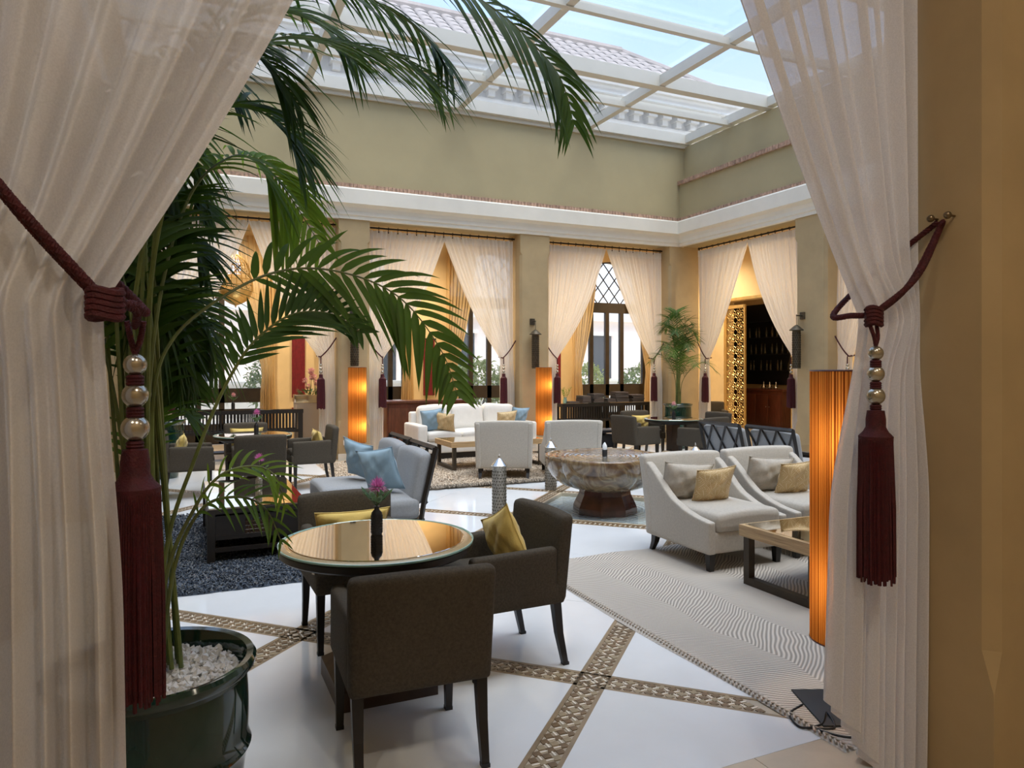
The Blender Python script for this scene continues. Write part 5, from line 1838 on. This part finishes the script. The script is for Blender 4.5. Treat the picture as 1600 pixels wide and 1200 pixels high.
# the large palm beside the opening: each entry is a frond's spine in room coordinates
PX, PY = -.09, 2.46
FR = [
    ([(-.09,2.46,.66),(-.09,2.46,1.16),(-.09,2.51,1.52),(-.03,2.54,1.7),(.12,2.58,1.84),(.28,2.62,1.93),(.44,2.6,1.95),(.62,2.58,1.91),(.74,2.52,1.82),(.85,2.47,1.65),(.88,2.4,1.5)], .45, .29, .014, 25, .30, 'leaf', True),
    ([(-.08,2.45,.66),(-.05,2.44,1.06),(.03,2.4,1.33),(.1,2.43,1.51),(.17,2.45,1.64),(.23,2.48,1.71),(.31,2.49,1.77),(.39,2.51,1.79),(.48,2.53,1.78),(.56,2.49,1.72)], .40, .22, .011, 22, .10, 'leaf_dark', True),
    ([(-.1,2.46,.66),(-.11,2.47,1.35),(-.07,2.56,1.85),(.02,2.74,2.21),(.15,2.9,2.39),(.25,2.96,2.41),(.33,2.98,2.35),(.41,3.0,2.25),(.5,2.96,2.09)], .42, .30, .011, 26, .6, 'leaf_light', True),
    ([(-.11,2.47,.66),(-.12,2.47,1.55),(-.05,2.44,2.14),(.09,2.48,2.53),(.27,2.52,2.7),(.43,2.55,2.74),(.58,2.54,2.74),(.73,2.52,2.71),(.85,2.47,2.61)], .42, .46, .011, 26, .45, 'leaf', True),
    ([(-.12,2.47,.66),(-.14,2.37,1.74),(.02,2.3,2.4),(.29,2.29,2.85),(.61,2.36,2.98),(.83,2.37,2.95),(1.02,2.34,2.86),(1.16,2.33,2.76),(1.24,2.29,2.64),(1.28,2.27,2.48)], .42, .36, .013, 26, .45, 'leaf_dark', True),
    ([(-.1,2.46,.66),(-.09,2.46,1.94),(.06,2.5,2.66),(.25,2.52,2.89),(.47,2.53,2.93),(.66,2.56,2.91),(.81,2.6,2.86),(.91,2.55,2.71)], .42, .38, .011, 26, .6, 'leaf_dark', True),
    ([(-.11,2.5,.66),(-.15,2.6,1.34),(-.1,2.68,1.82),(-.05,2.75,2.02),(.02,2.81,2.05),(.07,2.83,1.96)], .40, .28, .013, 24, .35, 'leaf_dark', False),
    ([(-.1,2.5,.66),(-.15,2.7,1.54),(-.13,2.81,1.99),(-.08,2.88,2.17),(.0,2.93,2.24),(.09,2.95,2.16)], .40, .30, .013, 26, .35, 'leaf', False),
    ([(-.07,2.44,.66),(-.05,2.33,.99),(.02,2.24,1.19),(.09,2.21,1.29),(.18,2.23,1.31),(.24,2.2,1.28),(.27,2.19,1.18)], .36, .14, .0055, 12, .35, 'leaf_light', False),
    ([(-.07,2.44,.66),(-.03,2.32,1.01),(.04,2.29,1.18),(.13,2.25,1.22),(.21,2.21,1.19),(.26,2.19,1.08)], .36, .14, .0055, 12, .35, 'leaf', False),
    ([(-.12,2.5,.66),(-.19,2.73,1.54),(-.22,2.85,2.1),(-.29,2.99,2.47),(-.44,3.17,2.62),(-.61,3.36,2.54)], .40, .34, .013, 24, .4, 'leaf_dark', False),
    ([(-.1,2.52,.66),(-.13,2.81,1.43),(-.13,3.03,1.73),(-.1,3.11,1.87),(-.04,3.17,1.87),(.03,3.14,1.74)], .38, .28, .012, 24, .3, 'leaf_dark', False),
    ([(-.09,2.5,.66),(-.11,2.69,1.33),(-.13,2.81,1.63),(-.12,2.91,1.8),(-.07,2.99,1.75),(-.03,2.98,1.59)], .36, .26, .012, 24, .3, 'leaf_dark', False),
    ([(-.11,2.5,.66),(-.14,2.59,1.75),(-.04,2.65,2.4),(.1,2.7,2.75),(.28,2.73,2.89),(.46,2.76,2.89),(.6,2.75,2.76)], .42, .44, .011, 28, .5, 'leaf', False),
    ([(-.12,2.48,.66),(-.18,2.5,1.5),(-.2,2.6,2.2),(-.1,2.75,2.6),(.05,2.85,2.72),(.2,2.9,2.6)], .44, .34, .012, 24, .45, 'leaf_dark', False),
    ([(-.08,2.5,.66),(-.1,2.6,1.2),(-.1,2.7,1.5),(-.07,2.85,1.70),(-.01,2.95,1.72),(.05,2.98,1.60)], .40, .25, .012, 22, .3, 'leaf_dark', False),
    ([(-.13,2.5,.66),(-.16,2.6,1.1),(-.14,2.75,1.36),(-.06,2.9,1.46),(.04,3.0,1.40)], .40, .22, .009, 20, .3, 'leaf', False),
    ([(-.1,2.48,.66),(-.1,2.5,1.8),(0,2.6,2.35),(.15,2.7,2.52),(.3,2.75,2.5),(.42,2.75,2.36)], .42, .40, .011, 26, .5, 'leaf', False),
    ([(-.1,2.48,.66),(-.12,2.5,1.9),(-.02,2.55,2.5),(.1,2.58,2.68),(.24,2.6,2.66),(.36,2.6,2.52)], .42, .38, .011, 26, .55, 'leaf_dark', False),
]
rnd = random.Random(77)
for k in range(14):                                    # the dense fronds at the back of the clump
    a = rnd.uniform(1.25, 2.7); q = rnd.uniform(.25, .5); h = rnd.uniform(1.75, 2.55)
    dx, dy = math.cos(a) * q, abs(math.sin(a)) * q
    bx, by = PX + rnd.uniform(-.08, .08), PY + rnd.uniform(0, .1)
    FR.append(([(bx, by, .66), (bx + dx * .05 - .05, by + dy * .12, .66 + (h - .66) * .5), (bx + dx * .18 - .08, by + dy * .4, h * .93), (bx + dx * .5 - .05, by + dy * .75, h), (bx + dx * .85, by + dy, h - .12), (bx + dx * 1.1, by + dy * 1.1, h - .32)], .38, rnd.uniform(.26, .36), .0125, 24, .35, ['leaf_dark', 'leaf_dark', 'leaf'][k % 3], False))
FACE = [.85, .9, .75, .45, .6, .4]
pl = thing('potted_palm', 'tall arching palm in a glossy green pot beside the gathered curtain', 'potted palm', (PX, PY, 0))
pot(pl, .285, .70, 3, gravel=2600)
for k, (path, st, L, w, n, dr, mt, single) in enumerate(FR):
    path = [(x - PX, y - PY, z) for x, y, z in path]
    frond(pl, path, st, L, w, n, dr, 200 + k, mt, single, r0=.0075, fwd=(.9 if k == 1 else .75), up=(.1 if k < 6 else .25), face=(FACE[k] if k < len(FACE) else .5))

def bushy_palm(label, x, y, H, spread, nfr, seed, potR, potH, mtls, L=.34, stems=.45, ribs=3, w=.012, nl=20, low=.55):
    rnd = random.Random(seed)
    t = thing('potted_palm', label, 'potted palm', (x, y, 0))
    pot(t, potR, potH, ribs, gravel=160, seed=seed)
    for k in range(nfr):
        a = 2 * PI * k / nfr + rnd.uniform(-.25, .25)
        e = rnd.uniform(.35, 1.0)
        h = potH + (H - potH) * (1.05 - low * e) * rnd.uniform(.85, 1.05)
        rr = spread * e
        d = Vector((math.cos(a), math.sin(a), 0))
        path = [Vector((0, 0, potH - .1)) + d * .05, d * (rr * .10) + Vector((0, 0, potH + (h - potH) * .5)), d * (rr * .35) + Vector((0, 0, h * .93)), d * (rr * .68) + Vector((0, 0, h)), d * rr + Vector((0, 0, h - .25 * rr))]
        frond(t, path, stems, L, w, nl, .35, seed * 50 + k, mtls[k % len(mtls)], False, r0=.008)
    return t
bushy_palm('bushy palm in a ribbed green pot beside the left round table', -.28, 11.55, 2.7, 1.05, 16, 31, .27, .83, ['leaf_dark', 'leaf_dark', 'leaf'], ribs=8)
bushy_palm('bushy palm in a green pot standing in the court corner', 8.90, 11.58, 3.2, .78, 22, 32, .27, .88, ['leaf_dark', 'leaf', 'leaf_dark'], L=.40, stems=.32, nl=24, low=.72, w=.0065)
bushy_palm('leafy palm in the gallery window beside the hanging lantern', -1.9, 14.6, 2.4, .9, 12, 33, .25, .6, ['leaf', 'leaf_light'])

# small sprig on the book console
t = thing('sprig_vase', 'glass vase of leafy twigs at the end of the book console', 'vase', (7.28, 13.28, .85))
MB().lathe([(0, 0), (.035, 0), (.045, .05), (.03, .10), (.036, .12)], 14).build('vase', M['glass_edge'], t)
rnd = random.Random(6)
for k in range(7):
    tip = Vector((rnd.uniform(-.12, .12), rnd.uniform(-.12, .12), rnd.uniform(.22, .34)))
    st_ = MB().tube([(0, 0, .03), tip], .003, 4).build('twig', M['stem'], t)
    b = MB()
    for i in range(8):
        c = Vector((0, 0, .03)).lerp(tip, .45 + .07 * i)
        leaflet(b, c, Vector((rnd.uniform(-1, 1), rnd.uniform(-1, 1), .5)), Vector((0, 0, 1)), .05, .012, .2, 4)
    b.build('twig_leaves', M['leaf_light'], st_)

# ================================================================ OUTDOORS
g = MB().b2((-60, OY1 + .3, -.30), (60, 75, -.06)).build('ground_terrace', M['paving'])
g['kind'] = 'structure'
g['label'] = 'pale sunlit terrace paving outside the windows'
def shrub(label, x, y, r, h, seed, mtl, n=900):
    rnd = random.Random(seed)
    t = thing('garden_shrub', label, 'shrub', (x, y, -.06), 0, 'garden shrubs outside the windows')
    b = MB()
    for k in range(n):
        a = rnd.uniform(0, 6.28); e = math.acos(rnd.uniform(-.6, 1)); q = rnd.uniform(.75, 1.05)
        c = Vector((r * q * math.sin(e) * math.cos(a), r * q * math.sin(e) * math.sin(a), h * .52 + h * .5 * q * math.cos(e)))
        d = Vector((rnd.gauss(0, 1), rnd.gauss(0, 1), rnd.gauss(.4, 1))).normalized()
        leaflet(b, c, d, Vector((rnd.uniform(-1, 1), rnd.uniform(-1, 1), 1.2)).normalized(), .22 * max(r, .6), .045, .3, 3)
    o = b.build('foliage', M[mtl], t, sharp=180); o['kind'] = 'stuff'
    for k in range(5):
        a = k * 1.3
        MB().tube([(0, 0, 0), (r * .5 * math.cos(a), r * .5 * math.sin(a), h * .6)], .02, 5).build('stem', M['walnut'], t)
M['hedge'] = mat('hedge_leaf', (.22, .27, .10), .6, var=.3, vscale=3, trans=.3)
M['hedge2'] = mat('hedge_leaf_light', (.36, .40, .14), .6, var=.3, vscale=3, trans=.35)
for k, (x, y, r, h, m_) in enumerate(((4.6, 21.6, .85, 2.3, 'hedge2'), (2.5, 22.4, .9, 2.1, 'hedge'), (6.8, 21.2, .75, 1.7, 'hedge2'), (8.9, 22.2, .85, 1.9, 'hedge2'), (11.0, 21.6, .85, 1.6, 'hedge'), (13.0, 22.4, .85, 1.8, 'hedge2'), (15.0, 21.6, .85, 1.7, 'hedge'), (-2.2, 22, .9, 1.5, 'hedge'), (17.0, 22.4, .9, 2.0, 'hedge2'))):
    shrub('rounded garden shrub on the terrace, %s' % ['opposite the tall lamp window', 'left of the tall lamp window', 'opposite the sofa window', 'right of the sofa window', 'opposite the book console window', 'beside the pink pavilion steps', 'by the pavilion corner', 'opposite the hanging lantern window', 'at the far pavilion end'][k], x, y, r, h, 70 + k, m_)
bd = thing('garden_pavilion', 'pale pink rendered garden pavilion with shuttered openings', 'building', (6, 30, -.06))
MB().b2((-20, 0, 0), (22, 4, 3.9)).build('wall', M['pinkwall'], bd, smooth=False)
MB().b2((-20.2, -.25, 3.9), (22.2, 4.2, 4.2)).build('cornice', M['palewall'], bd, smooth=False)
for k in range(11):
    x = -17 + k * 3.6
    MB().b2((x, -.05, 1.0), (x + 1.2, .05, 3.2)).build('window', M['dark_glass'], bd, smooth=False)
    MB().b2((x - .15, -.12, 3.2), (x + 1.35, .0, 3.35)).build('window_hood', M['palewall'], bd, smooth=False)
bw = thing('garden_wall', 'low pale garden wall behind the shrubs', 'wall', (6, 25, -.06))
MB().b2((-24, -.15, 0), (24, .15, 1.1)).build('wall', M['palewall'], bw, smooth=False)
MB().b2((-24, -.2, 1.1), (24, .2, 1.2)).build('coping', M['palewall'], bw, smooth=False)

# ---------------------------------------------------------------- the upper storey seen through the glass roof
us = thing('upper_storey', 'pale upper storey with dentil cornice and scalloped tile roof beyond the skylight', 'building', (0, 15.0, 0))
UX0, UX1 = -9.0, 14.1
MB().b2((UX0, .0, 4.95), (UX1, .4, 8.2)).build('wall', M['storey'], us, smooth=False)
MB().b2((UX0 - .1, -.12, 7.55), (UX1 + .1, .1, 7.66)).build('string_course', M['storey'], us, smooth=False)
me = MB().b2((-.13, -.30, 7.82), (.13, .0, 8.12)).mesh('dentil', False); me.materials.append(M['storey'])
me2 = MB().b2((-.08, -.20, 7.68), (.08, .0, 7.82)).mesh('dentil_drop', False); me2.materials.append(M['storey'])
for k in range(54):
    x = UX0 + .2 + k * .43
    o = link('dentil', me, None, us); o.location = (x, 0, 0)
    o = link('dentil_drop', me2, None, us); o.location = (x, 0, 0)
MB().b2((UX0 - .4, -.46, 8.12), (UX1 + .4, .3, 8.30)).build('cornice', M['storey'], us, smooth=False)
MB().b2((UX0 - .5, -.55, 8.30), (UX1 + .5, .3, 8.38)).build('cornice_cap', M['storey'], us, smooth=False)
D_, Hh = 3.1, 2.35
b = MB()
b.add([(UX0 - .4, -.45, 8.38), (UX1 + .4, -.45, 8.38), (UX1 - 2.6, D_ - .45, 8.38 + Hh), (UX0 - .4, D_ - .45, 8.38 + Hh), (UX0 - .4, 2 * D_, 8.38), (UX1 + .4, 2 * D_, 8.38)],
      [(0, 1, 2, 3), (1, 5, 2), (2, 5, 4, 3), (0, 3, 4), (0, 4, 5, 1)])
b.build('roof_slope', M['tile'], us, smooth=False)
tp = []
for i in range(9):
    a = PI * i / 8
    tp.append((.17 * math.cos(a), .07 * math.sin(a)))
sl = math.atan2(Hh, D_)
vs_, fs_ = [], []
for k, (ly, wsc) in enumerate(((0, 1.0), (.46, .85))):
    vs_ += [(p[0] * wsc, ly, p[1] * (1 if k == 0 else .8)) for p in tp]
n = len(tp)
for i in range(n - 1):
    fs_.append((i, i + 1, n + i + 1, n + i))
tme = MB().add(vs_, fs_).mesh('roof_tile'); tme.materials.append(M['tile'])
rows = 9
far_t = MB()
cnt = 0
Ls = math.hypot(D_, Hh)
cand = []
for r_ in range(rows):
    s = r_ * Ls / rows
    xe = UX1 + .3 - (UX1 + .4 - (UX1 - 2.6)) * s / Ls
    k = 0
    x = xe - .2
    while x > UX0:
        cand.append((x, s)); x -= .36
cand_near = [c for c in cand if 3.0 < c[0]][:300]
for (x, s) in cand:
    loc = Vector((x, -.45 + s * math.cos(sl), 8.39 + s * math.sin(sl)))
    Mx = Matrix.Translation(loc) @ Matrix.Rotation(sl, 4, 'X')
    if (x, s) in cand_near:
        o = link('roof_tile', tme, None, us)
        o.matrix_local = Mx
    else:
        far_t.add(vs_, fs_, Mx)
o = far_t.build('far_roof_tiles', M['tile'], us); o['kind'] = 'stuff'
MB().tube([(UX0, D_ - .45, 8.42 + Hh), (UX1 - 2.6, D_ - .45, 8.42 + Hh)], .14, 8).build('ridge', M['tile'], us)
MB().tube([(UX1 - 2.6, D_ - .45, 8.42 + Hh), (UX1 + .4, -.45, 8.42)], .11, 8).build('hip', M['tile'], us)
